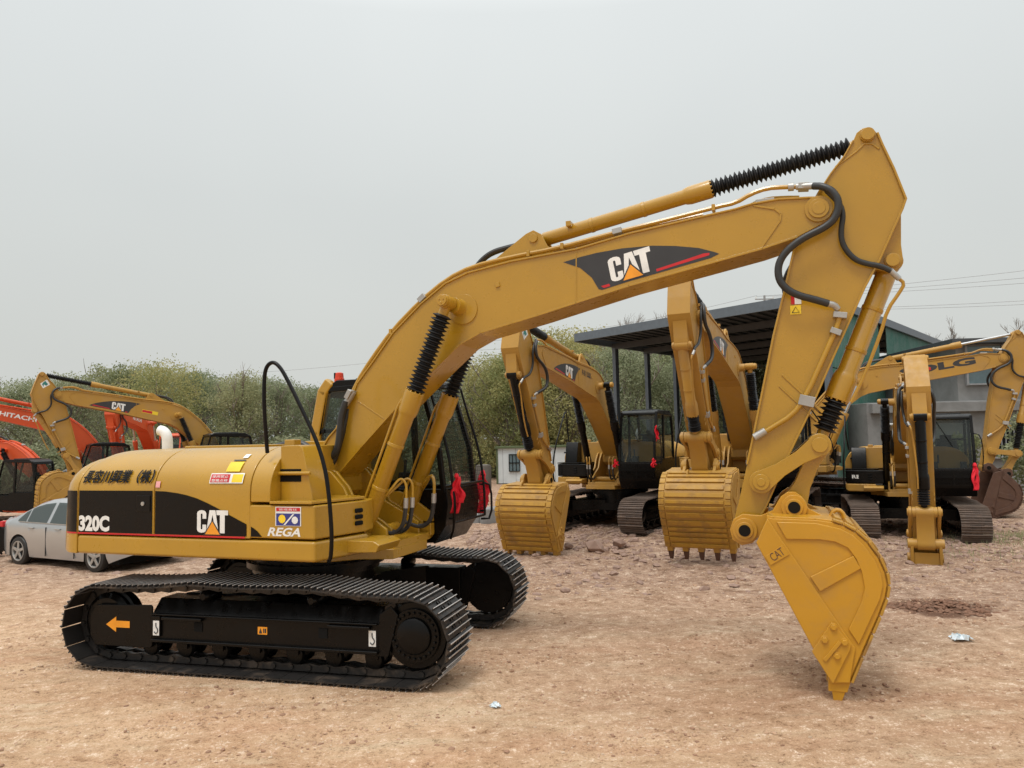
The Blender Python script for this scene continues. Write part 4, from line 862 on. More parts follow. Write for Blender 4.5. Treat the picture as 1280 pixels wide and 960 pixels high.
excavator('orange excavator whose white-lettered boom enters from the left edge', -14.64, 28.08, 142.57, -.46, .95, 2.61, 0, 0, col='orange', boomtext='HITACHI', logo_side=(1,), armcyl='rod', lift='rod')
excavator('farthest orange excavator, upright arm and cab roof showing over the front hood', -18.3, 39, 80, -.45, 1.1, -5, 0, 0, col='orange', boomtext='HITACHI', logo_side=(1,), cabcol='orange', armcyl='rod', lift='rod')
excavator('small excavator with orange boom and black cab above the silver car', -14.7, 24.65, 192.34, -.66, .86, -9.7, 0, 0, col='orange', boomtext=None, liftcol='black', bodycol='black')

# ------------------------------------------------------------------ red ribbons
def local(X, Y, th, zg, sc, p):
    t = R(th); x, y, z = (k*sc for k in p); return Vector((X+x*math.cos(t)+y*math.sin(t), Y-x*math.sin(t)+y*math.cos(t), z+zg))
def ribbon(label, ex, p, length, width, seed):
    rnd = random.Random(seed); rows = []; n = 16
    loc = local(*ex, p); mb = MB()
    for tail, (dx, ln) in enumerate(((-.012, length), (.02, length*.72))):
        rows = []
        for i in range(n+1):
            t = i/n; wv = math.sin(t*9+seed+tail)*.02; ww = width*(.45+.6*min(1, t*3))
            rows.append([((u-.5)*ww+dx*t*2+wv, math.sin(u*7+t*6+tail*2)*.022+.012*tail, -t*ln) for u in [k/6 for k in range(7)]])
        mb.grid(rows)
    k = width/.12; mb.lathe((0,0,-.03*k), (0,0,.05), [(0,.012*k),(.03*k,.032*k),(.06*k,.028*k),(.08*k,.012*k)], 10)
    o = mb.build('ribbon', 'ribbon', None, solid=.004, loc=loc); o.rotation_euler.z = rnd.uniform(-.4, .4); return tag(o, label, 'ribbon', 'red ribbons tied to the cabs')
EM = (OX, OY, 19.61, 0, 1)
ribbon('long red ribbon tied to the near corner of the front cab guard', EM, (1.50,.44,1.76), .40, .09, 1)
ribbon('red ribbon tied to the far corner of the front cab guard', EM, (1.40,1.46,1.74), .48, .12, 2)
E2 = (2.62, 19.09, 117.25, -.03, .96)
ribbon('thin red ribbon hanging high on the right pillar of the cab behind the ribbed bucket', E2, (1.22,1.40,2.5), .42, .05, 3)
ribbon('small red bow at the left side of the same cab below its window', E2, (1.42,.42,1.70), .16, .07, 4)
ribbon('red bow at the right lower corner of the cab behind the ribbed bucket', E2, (1.42,1.36,1.72), .18, .07, 5)
ribbon('red ribbon on the lower right corner of the rightmost cab', (8.85, 17.33, 114.51, -.16, .91), (1.42,1.34,1.72), .50, .14, 6)

# ------------------------------------------------------------------ silver car
CARA = 27.5; _c, _s = math.cos(R(CARA)), math.sin(R(CARA)); CARX = -8.65-(1.33*_c-.885*_s); CARY = 15.79-(-1.33*_s-.885*_c)
def car():
    root = empty('parked_car', (CARX, CARY, -.40), -R(CARA)); tag(root, 'silver sedan parked half behind the counterweight of the front excavator', 'car')
    prof = [(-2.25,.62),(-2.23,.86),(-2.12,.97),(-1.95,1.02),(-1.6,1.08),(-1.3,1.22),(-1.0,1.35),(-.7,1.42),(-.3,1.46),(.1,1.455),(.4,1.40),(.75,1.26),(1.1,1.07),(1.3,1.0),(1.7,.92),(2.05,.80),(2.22,.66),(2.27,.5)]
    px_, pz = zip(*prof)
    xs_ = sorted(set([round(-2.25+i*.05, 3) for i in range(91)])); rows = {-1: [], 1: []}
    def belt(x): return .90+(-.02)*x*.5
    def top(x): return float(np.interp(x, px_, pz))
    def bot(x):
        b = .20 if x < 1.75 else .20+(x-1.75)*.35
        for wx in (-1.32, 1.33):
            if abs(x-wx) < .37: b = max(b, .31+math.sqrt(.37**2-(x-wx)**2))
        return b
    K = 16
    def half(x, z):
        e = 1-max(0, (abs(x)-1.6)/.67)**2.2*.28; zb = belt(x)
        w_ = .875-.03*((z-.6)/.4)**2 if z < zb else .853-(z-zb)*.50
        t = top(x)
        if t-z < .07: w_ -= (.07-(t-z))*1.6 if t > zb+.1 else (.07-(t-z))*.9
        return w_*e
    cols = {}
    glass = MB(); body = MB()
    def win(x, z):
        zb = belt(x)+.035; t = top(x)-.075
        return zb < z < t and -1.33+(z-zb)*.9 < x < .98-(z-zb)*1.0 and not (-.36 < x < -.27) 
    for s in (-1, 1):
        rows = []
        for x in xs_:
            b, t = bot(x), top(x); r = []
            for k in range(K+1):
                z = b+(t-b)*k/K; r.append((x, s*half(x, z), z))
            rows.append(r)
        for i in range(len(rows)-1):
            for k in range(K):
                q = [rows[i][k], rows[i+1][k], rows[i+1][k+1], rows[i][k+1]]; cx_, cz = sum(p[0] for p in q)/4, sum(p[2] for p in q)/4
                if s > 0: q = q[::-1]
                body.add(q, [(0,1,2,3)])
        cols[s] = rows
        for wa, wb in ((-1.42,-1.12),(-1.08,-.36),(-.26,.90)):
            gr = []
            for i in range(25):
                x = wa+(wb-wa)*i/24; zb = belt(x)+.045; zt_ = min(top(x)-.085, zb+(x+1.46)*.95, zb+(.93-x)*.66); zt_ = max(zt_, zb+.004)
                gr.append([(x, s*(half(x, zb+(zt_-zb)*k/5)+.004), zb+(zt_-zb)*k/5) for k in range(6)])
            glass.grid(gr)
    for i in range(len(xs_)-1):
        a0, a1 = cols[-1][i][-1], cols[-1][i+1][-1]; b0, b1 = cols[1][i][-1], cols[1][i+1][-1]
        for k in range(8):
            def l(a, b, t): return (a[0], a[1]+(b[1]-a[1])*t, a[2]+.03*math.sin(math.pi*t))
            q = [l(a0,b0,k/8), l(a1,b1,k/8), l(a1,b1,(k+1)/8), l(a0,b0,(k+1)/8)]; x = xs_[i]
            (glass if (-1.62 < x < -1.0 or .42 < x < 1.10) and 0 < k < 7 else body).add(q, [(0,1,2,3)])
    for e in (0, -1):
        a = [cols[-1][e][k] for k in range(K+1)]; b = [cols[1][e][k] for k in range(K+1)]
        for k in range(K): body.add([a[k], a[k+1], b[k+1], b[k]], [(0,1,2,3)] if e else [(3,2,1,0)])
    me = body.build('car_body', 'silver', root)
    bm = bmesh.new(); bm.from_mesh(me.data); bmesh.ops.remove_doubles(bm, verts=bm.verts, dist=.0005); bmesh.ops.recalc_face_normals(bm, faces=bm.faces); bm.to_mesh(me.data); bm.free(); me.data.set_sharp_from_angle(angle=R(50))
    gl = glass.build('car_window', 'carglass', root)
    mb = MB(); mb.box((0,0,.28), (3.9,1.5,.22)); mb.build('underbody', 'dark', root)
    for sx_, sy_ in ((.15,-.38),(.15,.38),(-.85,-.38),(-.85,.38)):
        mb = MB(); mb.box((sx_, sy_, .55), (.5,.5,.25)); mb.box((sx_-.26, sy_, .85), (.14,.48,.55), ry=R(-12)); mb.box((sx_-.33, sy_, 1.2), (.09,.26,.16)); mb.build('car_seat', 'seat', root, bevel=.03)
    mb = MB()
    for s in (-1, 1):
        for x in (-.33, .66): mb.strip([(x, .25), (x, .86)], *sorted((s*.862, s*.880)), .008)
    mb.build('door_seam', 'dark', root)
    for s in (-1, 1):
        for x in (-.95, .0): mb = MB(); mb.box((x+.10, s*.885, .835), (.17, .03, .03)); mb.build('door_handle', 'chrome', root, bevel=.008)
        mb = MB(); mb.lathe((.72, s*.93, .98), (.86, s*.93, .98), [(0,.07),(.04,.085),(.1,.06),(.14,.02)], 14); mb.box((.8, s*.88, .96), (.06,.1,.03)); mb.build('side_mirror', 'silver', root, bevel=.004)
        mb = MB(); mb.box((-2.19, s*.66, .86), (.12,.22,.13)); mb.build('tail_light', 'red', root, bevel=.02)
        mb = MB(); mb.strip([(-1.34,.955),(.95,.93)], *sorted((s*.845, s*.858)), .015); mb.build('window_trim', 'chrome', root)
        for wx in (-1.32, 1.33):
            c0 = (wx, s*.70, .315); c1 = (wx, s*.885, .315)
            mb = MB(); mb.lathe(c0, c1, [(0,.25),(.01,.30),(.03,.318),(.15,.318),(.175,.30),(.185,.225),(.15,.215)], 36); wh = mb.build('wheel', 'rubber', root)
            mb = MB(); mb.cyl((wx, s*.86, .315), (wx, s*.888, .315), .045, seg=16)
            for i in range(5):
                a = 2*math.pi*i/5+.3; b_ = [(wx+.03*math.cos(a)-.035*math.sin(a), .315+.03*math.sin(a)+.035*math.cos(a)), (wx+.205*math.cos(a)-.028*math.sin(a), .315+.205*math.sin(a)+.028*math.cos(a)), (wx+.205*math.cos(a)+.028*math.sin(a), .315+.205*math.sin(a)-.028*math.cos(a)), (wx+.03*math.cos(a)+.035*math.sin(a), .315+.03*math.sin(a)-.035*math.cos(a))]
                mb.prism(b_, *sorted((s*.860, s*.880)))
            mb.lathe((wx, s*.85, .315), (wx, s*.88, .315), [(0,.19),(0,.222),(.034,.222),(.034,.200),(0,.19)], 32, caps=False); mb.build('rim', 'chrome', wh, bevel=.003)
            mb = MB(); mb.cyl((wx, s*.80, .315), (wx, s*.848, .315), .21, seg=28); mb.build('wheel_well', 'dark', wh)
car()

# ------------------------------------------------------------------ buildings
def corr(name, par, p0, p1, z0, z1, mat, pitch=.20, amp=.025):
    p0 = Vector(p0); p1 = Vector(p1); d = p1-p0; Ln = d.length; d.normalize(); nrm = Vector((d.y, -d.x)); n = int(Ln/pitch*4); rows = []
    pts = [p0+d*(Ln*i/n)+nrm*(amp if i % 4 in (0, 1) else -amp) for i in range(n+1)]
    mb = MB(); mb.grid([[(p.x, p.y, z0) for p in pts], [(p.x, p.y, z1) for p in pts]]); return mb.build(name, mat, par, smooth=False)
M['steelgrey'] = plain('dark grey steel', (.055, .06, .066), .5)
M['steelcol'] = plain('blue grey steel column', (.11, .135, .16), .5)
M['green'] = paint('faded green sheet', (.055, .17, .13), .6, .4, (.25, .28, .27), scale=1.3, lo=.4)
M['concrete'] = paint('stained concrete', (.24, .24, .235), .9, .6, (.10, .095, .09), scale=.9, lo=.42)
M['wglass'] = plain('blue grey window', (.12, .18, .20), .15)
M['cwall'] = paint('white container sheet', (.66, .71, .73), .5, .15, (.4, .4, .38), scale=.8)
M['olive'] = plain('olive trim', (.10, .13, .06), .6)
M['drum'] = paint('grey brown tank', (.12, .105, .09), .8, .5, (.06, .05, .04))
def shed():
    root = empty('open_shed', (0, 0, 0)); tag(root, 'dark grey flat-roofed steel shed with open canopy end and green corrugated wall behind the machines', 'shed')
    A = Vector((3.0, 34.5)); u1 = Vector((.624, -.781)); u2 = Vector((.64, .768)); Bq = A+u1*11.8; Cq = Bq+u2*22; Dq = A+u2*22; zr = 6.72
    mb = MB(); mb.slab([tuple(A), tuple(Bq), tuple(Cq), tuple(Dq)], zr+.02, zr+.10); rf = mb.build('roof', 'steelgrey', root)
    mb = MB()
    def beam(a, b, z0, z1, t=.12):
        d = (b-a).normalized(); nn = Vector((d.y, -d.x))*t/2; mb.slab([tuple(a-nn), tuple(b-nn), tuple(b+nn), tuple(a+nn)], z0, z1)
    beam(A-u1*.1, Bq+u1*.1, zr-.22, zr+.14); beam(A+u1*.1-u1*.2, Dq, zr-.24, zr+.12); beam(Bq, Cq, zr-.20, zr+.12); mb.build('fascia', 'steelcol', root)
    mb = MB()
    for k in range(1, 23): a = A+u1*(11.7*k/24); mb.slab([tuple(a), tuple(a+u1*.09), tuple(a+u1*.09+u2*21.6), tuple(a+u2*21.6)], zr-.05, zr+.02)
    mb.build('purlins', 'steelgrey', rf)
    mb = MB()
    for k in range(1, 6): a = A+u2*(3.0*k); b = a+u1*11.6; d = u2*.06; mb.slab([tuple(a-d), tuple(b-d), tuple(b+d), tuple(a+d)], zr-.38, zr-.10)
    mb.build('rafters', 'steelgrey', rf)
    for k in (1, 2, 3, 5):
        p = A+u2*(3.05*k)+u1*.15; mb = MB()
        mb.box((p.x, p.y, (zr-.3)/2-.4), (.24, .03, zr+.5), rz=.7); mb.box((p.x, p.y, (zr-.3)/2-.4), (.03, .2, zr+.5), rz=.7); mb.box((p.x+.08, p.y+.08, (zr-.3)/2-.4), (.03, .2, zr+.5), rz=.7); mb.box((p.x-.08, p.y-.08, (zr-.3)/2-.4), (.03, .2, zr+.5), rz=.7); mb.build('column', 'steelcol', root)
    p = A+u1*11.9+u2*.3; mb = MB(); mb.box((p.x, p.y, 3), (.2, .2, 7.2), rz=.7); mb.build('column', 'steelcol', root)
    corr('corrugated_wall', root, Bq+u2*1.2-u1*.1, Bq+u2*7.5-u1*.1, 4.4, zr-.2, 'green'); corr('corrugated_wall', root, Bq+u2*1.2-u1*.1, Bq+u2*7.5-u1*.1, -.6, 4.36, M['green'])
    corr('corrugated_wall', root, Bq+u2*8.7-u1*.1, Cq-u1*.1, -.6, zr-.2, 'green'); corr('corrugated_wall', root, Cq, Dq, -.6, zr-.2, 'steelgrey')
    corr('corrugated_wall', root, Bq+u2*7.5-u1*.1, Bq+u2*8.7-u1*.1, -.6, 5.1, 'green')
shed()
def workshop():
    root = empty('workshop_building', (12, 25.8, 0)); tag(root, 'weathered grey concrete building with a band of bluish windows behind the rightmost machines', 'building')
    root.rotation_euler.z = R(-3)
    mb = MB(); mb.box((10, 3, 1.2), (20, 6, 3.8)); mb.build('lower_wall', 'concrete', root, bevel=.02)
    mb = MB(); mb.box((12.3, 3.2, 4.05), (18.2, 5.8, 2.0)); mb.build('upper_wall', 'concrete', root, bevel=.02)
    mb = MB(); mb.box((12.2, 3, 5.10), (18.8, 6.6, .16)); mb.build('roof', 'steelgrey', root, bevel=.01)
    mb = MB(); mb.box((10.2, .02, 2.9), (20.2, .5, .34)); mb.build('ledge', 'concrete', root, bevel=.02)
    for k in range(12):
        x = 3.5+k*1.22; mb = MB(); mb.box((x+.6, .27, 4.30), (1.12, .05, 1.30)); wv = mb.build('window', 'wglass', root)
        mb = MB(); mb.box((x, .25, 4.30), (.07, .1, 1.35)); mb.box((x+.6, .25, 3.66), (1.2, .1, .05)); mb.box((x+.6, .25, 4.62), (1.2, .08, .04)); mb.build('window_frame', 'greyst', wv)
    for x in (.5, 3.9, 7.0):
        mb = MB(); mb.box((x+.5, -.02, 1.7), (1.1, .06, 1.0)); wv = mb.build('window', 'dark', root)
        mb = MB(); [mb.box((x+k*.14, -.06, 1.7), (.025, .03, 1.0)) for k in range(8)]; mb.box((x+.5, -.06, 1.18), (1.2, .12, .06)); mb.build('window_grille', 'greyst', wv)
workshop()
def container():
    root = empty('site_container', (-1.15, 53, -1.0)); tag(root, 'white cabin container with olive roof edge and barred window far behind the machines', 'container'); root.rotation_euler.z = R(-2)
    mb = MB(); mb.box((4.2, 1.2, 1.25), (8.4, 2.4, 2.4)); mb.build('wall', 'cwall', root)
    mb = MB(); mb.box((4.2, 1.2, 2.52), (8.7, 2.7, .14)); mb.box((.0, -.02, 1.2), (.12, .1, 2.5)); mb.box((8.4, -.02, 1.2), (.12, .1, 2.5)); mb.build('roof', 'olive', root)
    for x in (1.2, 5.2):
        mb = MB(); mb.box((x, -.02, 1.45), (.72, .06, 1.15)); wv = mb.build('window', 'wglass', root)
        mb = MB(); 
        for dx in (-.36, -.12, .12, .36): mb.box((x+dx, -.07, 1.45), (.05, .04, 1.2))
        for dz in (-.58, 0, .58): mb.box((x, -.07, 1.45+dz), (.76, .04, .05))
        mb.build('window_bars', 'black', wv)
    mb = MB(); mb.box((3.4, -.02, 1.1), (.85, .05, 2.0)); mb.build('door', 'cwall', root, bevel=.01)
    mb = MB(); [mb.box((k*.9+.4, -.005, 1.25), (.02, .02, 2.35)) for k in range(9)]; mb.build('panel_seams', 'greyst', root)
container()
mb = MB(); mb.lathe((-1.75,44,-.95), (-1.75,44,3), [(0,.45),(1.5,.45),(1.6,.42),(1.64,.2)], 24); tag(mb.build('storage_tank', 'drum'), 'grey brown upright tank beside the white cabin container', 'tank')
mb = MB(); mb.box((.35,0,.2), (.9,.6,.5), rz=.2); mb.box((-.35,.2,.12), (.7,.5,.34), rz=-.3); tag(mb.build('concrete_block', 'concrete', bevel=.05, loc=(-.85,20.6,-.12)), 'grey concrete blocks lying on the dirt between the front cab and ribbed bucket', 'concrete block')
# boulders by the middle machine
for i, (x, y, s, lb) in enumerate(((1.55,14.9,.30,'largest broken boulder in front of the middle machine\'s undercarriage'), (2.05,15.4,.22,'smaller boulder right of the largest one on the rubble'), (1.05,15.2,.18,'small boulder nearest the ribbed bucket'))):
    mb = MB(); rock(mb, (0,0,.1), s*.9, i+11); rock(mb, (.2,.1,.03), s*.6, i+31); tag(mb.build('boulder', 'stone', smooth=False, loc=(x,y,hbase(x,y)), bevel=.01), lb, 'rock', 'boulders in the rubble')
# litter
M['litter'] = plain('thin white plastic', (.68, .76, .80), .35)
def litter(loc, s, label, seed):
    rnd = random.Random(seed); mb = MB(); n = 9; rows = []
    for i in range(n):
        rows.append([((i/(n-1)-.5)*s+rnd.uniform(-.02, .02), (j/(n-1)-.5)*s*.7+rnd.uniform(-.02, .02), abs(noise.noise(Vector((i*.6, j*.6, seed))))*s*1.1*(1-abs(i/(n-1)-.5)*1.6)+.01) for j in range(n)])
    mb.grid(rows); tag(mb.build('plastic_scrap', 'litter', smooth=False, solid=.002, loc=loc), label, 'litter', 'plastic scraps on the dirt')
litter((4.52, 7.92, hfull(4.52, 7.92)), .19, 'crumpled pale plastic bag on the ground right of the bucket', 3)
litter((-.19, 6.4, hfull(-.19, 6.4)), .07, 'small scrap of foil on the dirt in front of the tracks', 5)
# tyres at the left edge
for i, (x, y, z, a) in enumerate(((-13.3,18.6,-.40,.2), (-12.55,18.2,-.40,.9))):
    mb = MB(); mb.lathe((0,-.17,.45), (0,.17,.45), [(0,.27),(0,.40),(.05,.45),(.29,.45),(.34,.40),(.34,.27),(.2,.25)], 32)
    for k in range(30): t = 2*math.pi*k/30; mb.box((.455*math.cos(t), 0, .45+.455*math.sin(t)), (.03,.30,.04), ry=-t)
    o = mb.build('old_tyre', 'rubber', loc=(x, y, z)); o.rotation_euler = (R(12), 0, a); tag(o, ['worn black tyre leaning at the left edge behind the car', 'second worn tyre between the left one and the car'][i], 'tyre', 'old tyres at the left edge')

# ------------------------------------------------------------------ poles and wires
M['pole'] = plain('concrete pole', (.30, .30, .30), .8); M['wire'] = plain('dark cable', (.30, .31, .32), .6)
def pole(x, y, h, label):
    root = empty('utility_pole', (x, y, -.5)); tag(root, label, 'utility pole', 'utility poles')
    mb = MB(); mb.cyl((0,0,0), (0,0,h), .17, .11, 12); mb.build('mast', 'pole', root)
    mb = MB(); mb.box((0,0,h-.4), (2.0,.1,.1)); mb.box((0,0,h-1.5), (1.6,.1,.1)); mb.build('crossarm', 'pole', root)
    for dx in (-.9, 0, .9): mb = MB(); mb.cyl((dx,0,h-.35), (dx,0,h-.12), .06, seg=8); mb.build('insulator', 'white', root)
pole(27, 80, 17.2, 'distant pole rising above the shed roof'); pole(70, 62, 17.5, 'pole beyond the right edge that carries the cables'); pole(-6, 98, 15, 'far pole standing beyond the trees left of the shed')
def wire(a, b, sag, label):
    mb = MB(); mb.tube([Vector(a).lerp(Vector(b), i/16)-Vector((0,0,4*sag*(i/16)*(1-i/16))) for i in range(17)], .020, 5, 0); tag(mb.build('overhead_cable', 'wire'), label, 'cable', 'overhead cables')
wire((26.1,80,16.6), (69.1,62,18.2), .6, 'highest overhead cable at the right'); wire((27,80,16.6), (70,62,17.0), .6, 'second overhead cable from the top at the right'); wire((27.9,80,16.5), (70.9,62,16.2), .6, 'third overhead cable from the top at the right')
wire((26.2,80,15.2), (69.2,62,14.2), .7, 'fourth overhead cable, first of the lower pair'); wire((27.8,80,15.1), (70.8,62,13.7), .7, 'lowest overhead cable, just above the workshop')
wire((-6.9,98,14.6), (26.2,80,16.7), .9, 'upper cable crossing left of the arm'); wire((-6,98,13.6), (27,80,15.2), .9, 'lower cable crossing left of the arm')
wire((-60,100,11), (-6,98,13.4), .8, 'faint cable above the left treeline')

# ------------------------------------------------------------------ trees
def leafmat(name, cols):
    m, nt, b = newmat(name); oi = N(nt, 'ShaderNodeObjectInfo')
    n1 = tex(nt, .9, 3); n2 = tex(nt, 5, 2)
    a = N(nt, 'ShaderNodeMath', operation='MULTIPLY_ADD'); L(nt, n2, a.inputs[0]); a.inputs[1].default_value = .6; L(nt, n1, a.inputs[2])
    a2 = N(nt, 'ShaderNodeMath', operation='MULTIPLY_ADD'); L(nt, oi.outputs['Random'], a2.inputs[0]); a2.inputs[1].default_value = .28; L(nt, a.outputs[0], a2.inputs[2])
    c = ramp(nt, a2.outputs[0], [(.62, cols[0]), (.82, cols[1]), (1.0, cols[2]), (1.2 if False else .999, cols[2])][:3]); L(nt, c, b.inputs['Base Color'])
    b.inputs['Roughness'].default_value = .75; b.inputs['Specular IOR Level'].default_value = .2
    t = N(nt, 'ShaderNodeBsdfTranslucent'); L(nt, c, t.inputs[0]); mx = N(nt, 'ShaderNodeMixShader'); mx.inputs[0].default_value = .45
    L(nt, b.outputs[0], mx.inputs[1]); L(nt, t.outputs[0], mx.inputs[2]); L(nt, mx.outputs[0], nt.nodes['Material Output'].inputs[0]); return m
M['leaf'] = leafmat('olive foliage', [(.165, .19, .095), (.265, .285, .145), (.39, .39, .22)])
M['leafy'] = leafmat('yellowing foliage', [(.175, .20, .09), (.29, .31, .13), (.44, .405, .18)])
M['leafd'] = leafmat('dull green foliage', [(.15, .185, .105), (.235, .268, .15), (.34, .36, .225)])
M['bark'] = plain('grey bark', (.20, .165, .135), .9)
def branches(rnd, h, spread, n, twigs=True):
    mb = MB(); ends = []
    mb.tube([(0,0,-.5),(.05,.02,h*.3),(-.05,.05,h*.6)], lambda t: .16*(1-.6*t)*h/8, 7, 1)
    for i in range(n):
        a = rnd.uniform(0, 6.28); z0 = h*rnd.uniform(.15, .6); r = spread*rnd.uniform(.5, 1); z1 = min(h*.97, z0+h*rnd.uniform(.2, .5))
        m_ = (r*.5*math.cos(a)+rnd.uniform(-.2, .2), r*.5*math.sin(a), (z0+z1)/2+rnd.uniform(-.2, .3)); e = (r*math.cos(a), r*math.sin(a), z1)
        mb.tube([(0,0,z0), m_, e], lambda t: (.07*(1-.8*t))*h/8, 5, 1); ends.append((m_, e))
        if twigs:
            for k in range(5):
                t = rnd.uniform(.3, 1); p = Vector(m_).lerp(Vector(e), t); q = p+Vector((rnd.uniform(-.7, .7), rnd.uniform(-.7, .7), rnd.uniform(.2, 1.1))); mb.tube([p, (p+q)/2+Vector((rnd.uniform(-.1, .1), 0, .05)), q], lambda t: .022*(1-.7*t), 4, 0)
    return mb, ends
def make_crown(seed, h, spread, z0, nl, size, lobes):
    rnd = random.Random(seed); L_ = []
    for i in range(lobes):
        a = rnd.uniform(0, 6.28); rr = spread*math.sqrt(rnd.random())*.75; z = z0+(h-z0)*rnd.random()**.8
        k = 1-((z-z0)/(h-z0))**2*.5; rad = rnd.uniform(.16, .34)*spread*1.1
        L_.append((rr*k*math.cos(a), rr*k*math.sin(a), min(z, h-rad*.7), rad))
    mb = MB(); vs = []; fs = []
    per = nl//lobes
    for cx_, cy, cz, rad in L_:
        for j in range(per):
            v = Vector((rnd.gauss(0, 1), rnd.gauss(0, 1), rnd.gauss(0, 1))).normalized(); rr = rad*(rnd.random()**.33)*(1+.35*noise.noise(v*2.5+Vector((cx_, cy, cz))))
            if rnd.random() < .12: rr *= 1.2
            p = Vector((cx_, cy, cz))+v*rr; p.z = max(p.z, .1)
            n_ = Vector((rnd.gauss(0, 1), rnd.gauss(0, 1), rnd.gauss(.5, 1))).normalized(); u = n_.orthogonal().normalized(); w_ = n_.cross(u); s = size*rnd.uniform(.6, 1.3); a = rnd.uniform(0, 6.28); u, w_ = u*math.cos(a)+w_*math.sin(a), w_*math.cos(a)-u*math.sin(a)
            o = len(vs); vs += [p-u*s, p-w_*s*.5, p+u*s, p+w_*s*.5]; fs.append((o, o+1, o+2, o+3))
    mb.add(vs, fs); return mb
variants = []
for i in range(6):
    h = 8; rnd = random.Random(50+i); sp_ = 3.0+.4*(i % 3)
    tb_, _ = branches(rnd, h*1.0, sp_*.9, 16); cm = make_crown(100+i, h, sp_, .7, 17000, .078, 60)
    root = empty('leafy_tree', (0, 0, 0)); t = tb_.build('trunk', 'bark', root); c = cm.build('crown', ['leaf', 'leafd', 'leafy', 'leaf', 'leafd', 'leafy'][i], root, smooth=False); variants.append((root, [t, c]))
used = set()
def put_tree(x, y, k, s, rz, label, sz=None, group='trees of the wood behind the yard', mat=None):
    root, ch = variants[k]
    if k in used:
        r = root.copy(); COL.objects.link(r)
        for c in ch:
            d = c.copy(); COL.objects.link(d); d.parent = r
    else: r = root; used.add(k)
    r.location = (x, y, hbase(x, y)-.1); r.rotation_euler.z = rz; r.scale = (s, s, sz or s); tag(r, label, 'tree', group)
def TL(u, yv, d, k, fat, label):      # top of crown seen at height yv above the yard
    x = (u-640)/951*d; hor = 548-(u-640)*.0213; z = 2.17+(hor-yv)/951*d; g = hbase(x, d); s = (z-g)/8.0
    put_tree(x, d, k, max(.3, s*fat), (u*7+d) % 6.28, label, s)
front = [(-40,482,47),(30,478,50),(85,468,46),(145,462,52),(200,456,47),(255,464,52),(300,468,46),(345,474,53),(395,480,48),(440,484,52),(490,480,47),(540,470,51),(590,455,46),(632,440,44),(672,424,48),(708,414,45),(745,420,50),(785,435,46),(825,440,50),(865,445,46),(905,445,50),(950,448,47),(1235,560,30),]
side = ['far left beyond the edge','at the left edge behind the orange arc','behind the emblem arm tip','above the orange lettering','with the tallest crown on the left','above the white exhaust pipe','behind the yellow boom foot','left of the black handrail','between handrail and beacon','behind the cab roof','hidden mostly by the lift cylinder','behind the far boom boot','right of the front cab','over the white container','behind the tall dusty arm','just left of the canopy roof','under the canopy corner','behind the first canopy column','between the canopy columns','behind the second canopy column','under the dark roof centre','deep under the roof by the front arm','bushy by the workshop']
for i, (u, yv, d) in enumerate(front[:-1]):
    if 575 < u < 770: d += 15
    yellow = 560 < u < 760; k = (i*5) % 6
    if yellow: k = [2, 5, 0][i % 3]
    elif k in (2, 5) and i % 2: k -= 1
    TL(u, yv+((i*37) % 11-5), d, k, .98, ('yellowing round tree ' if k in (2, 5) else 'olive green dense tree ' if k in (0, 3) else 'dull green dense tree ')+side[i])
back = [(-20,470,62),(60,474,60),(115,466,63),(172,460,60),(228,462,64),(285,470,60),(330,476,63),(380,482,62),(465,488,61),(515,482,60),(565,474,62),(610,462,60),(652,446,62),(690,430,60),(725,422,63),(765,430,61),(805,430,62),(845,440,60),(885,445,62),(930,446,60),(990,450,62)]
pos = ['leftmost edge','emblem arm','yellow boom cylinder','boom logo','exhaust','boom hoses','hood front','handrail','beacon','boom curve','lift boots','guard','container left end','middle arm top','middle boom','canopy corner','canopy left column','canopy right column','third boom','third arm','front arm']
for i, (u, yv, d) in enumerate(back):
    if 550 < u < 790: d += 12
    TL(u, yv+4, d, (i*5+2) % 6 if (i*5+2) % 6 not in (2, 5) or 560 < u < 760 else 1, 1.25, 'second-row tree rising behind the wood, in line with the '+pos[i])
# low hedge of ground cover under the wood
hv = make_crown(900, 2.6, 2.2, .0, 5000, .12, 24)
ob = hv.build('undergrowth', 'leafd', smooth=False, kind='stuff', loc=(-30, 44, -.9))
allv = []
hm = MB(); base = hv.v; rnd = random.Random(5)
for i in range(26):
    x = -33+i*2.0; 
    if -2.5 < x < 9: pass
    y = 63 if -5 < x < 11 else 43+rnd.uniform(-1, 1); z = hbase(x, y); k = rnd.uniform(.8, 1.15); o = len(hm.v); a = rnd.uniform(0, 6.28)
    st = i % 3
    vs = [(x+30-30+(p[0]*math.cos(a)-p[1]*math.sin(a))*k*1.1, y+(p[0]*math.sin(a)+p[1]*math.cos(a))*k*.6, z+p[2]*k) for p in base]; hm.add(vs, hv.f)
me = hm.build('undergrowth', 'leafd', smooth=False, kind='stuff'); bpy.data.objects.remove(ob)
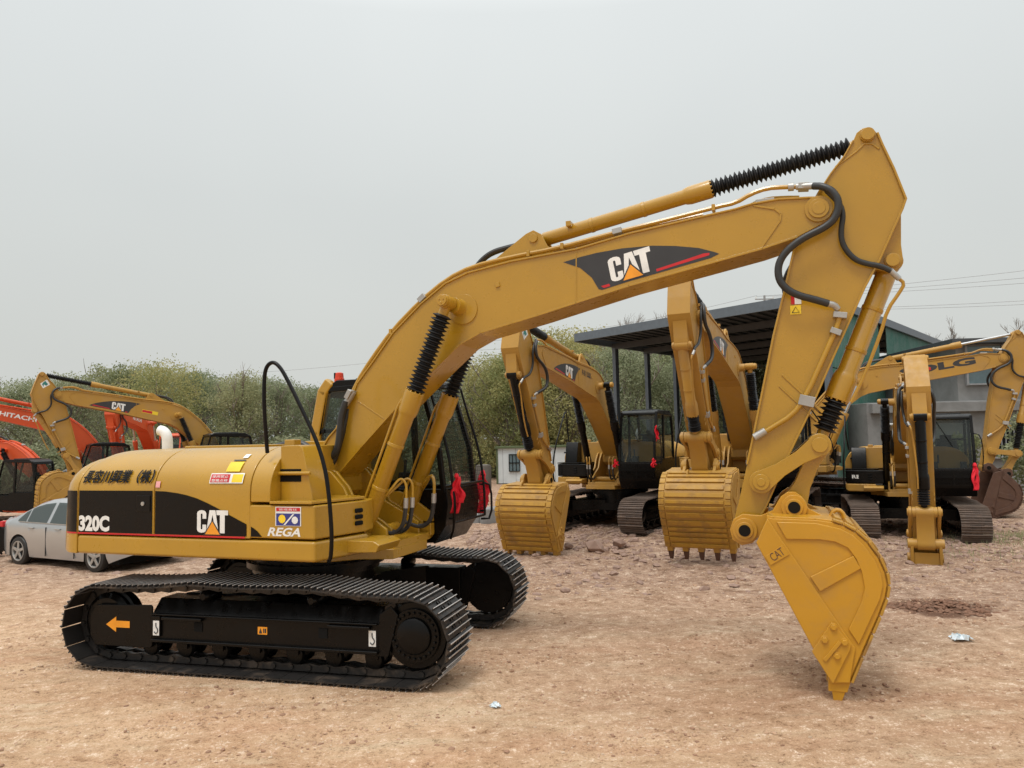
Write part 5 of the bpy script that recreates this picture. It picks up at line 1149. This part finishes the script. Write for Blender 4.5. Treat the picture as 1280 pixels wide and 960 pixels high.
# bare trees over the roofs
def bare(x, y, h, seed, label, z=-.6):
    rnd = random.Random(seed); mb = MB(); root = empty('bare_tree', (x, y, z)); tag(root, label, 'tree', 'bare trees rising over the roofs')
    tr = MB(); tr.tube([(0,0,0),(.1,0,h*.4),(0,.1,h*.7)], lambda t: .14*(1-.6*t), 6, 1); tr.build('trunk', 'bark', root)
    def rec(p, d, l, r, dep):
        q = p+d*l; mb.tube([p, (p+q)/2+Vector((rnd.uniform(-.06, .06),)*3)*l, q], lambda t: r*(1-.4*t), 4, 0)
        if dep:
            for _ in range(3 if dep > 1 else 4): nd = (d+Vector((rnd.uniform(-.6, .6), rnd.uniform(-.6, .6), rnd.uniform(-.1, .4)))).normalized(); rec(p+d*l*rnd.uniform(.5, 1), nd, l*rnd.uniform(.55, .8), r*.62, dep-1)
    for i in range(6): a = rnd.uniform(0, 6.28); rec(Vector((0, 0, h*rnd.uniform(.35, .68))), Vector((math.cos(a)*.5, math.sin(a)*.5, 1)).normalized(), h*.16, .05, 4)
    mb.build('crown', 'bark', root)
bare(7.2, 49, 11.0, 1, 'bare twiggy tree above the left part of the canopy roof'); bare(9.6, 50, 11.3, 2, 'second bare tree above the canopy roof, nearer the tall arm')
bare(27.5, 45, 8.8, 3, 'bare tree above the workshop left of the steel rod'); bare(30.2, 46, 9.4, 4, 'bare tree with dark nests at the right edge'); bare(25.2, 48, 8.6, 5, 'faint bare tree over the shed end')
# leafy shrub and grass at right
sh = make_crown(77, 2.6, 1.5, .1, 5000, .07, 20); o = sh.build('shrub', 'leafd', smooth=False, loc=(15.2, 22.5, -.1)); tag(o, 'dark leafy shrub beside the rusty bucket at the right edge', 'shrub')
sh = make_crown(78, 2.0, 1.2, .1, 3500, .07, 16); o = sh.build('shrub', 'leaf', smooth=False, loc=(13.6, 23.5, -.1)); tag(o, 'smaller shrub between the workshop wall and the arm with the rusty bucket', 'shrub')
gb = MB(); rnd = random.Random(8)
for i in range(2600):
    x = rnd.gauss(10.6, .8) if i % 3 else rnd.gauss(9.8, 1.6); y = rnd.gauss(15.9, .5) if i % 3 else rnd.gauss(13.4, .8); z = hfull(x, y); a = rnd.uniform(0, 6.28); h = rnd.uniform(.03, .12); dx, dy = math.cos(a)*.008, math.sin(a)*.008
    lx, ly = rnd.uniform(-.04, .04), rnd.uniform(-.04, .04); gb.add([(x-dx, y-dy, z-.01), (x+dx, y+dy, z-.01), (x+lx, y+ly, z+h)], [(0, 1, 2)])
gb.build('grass', 'leaf', smooth=False, kind='stuff')
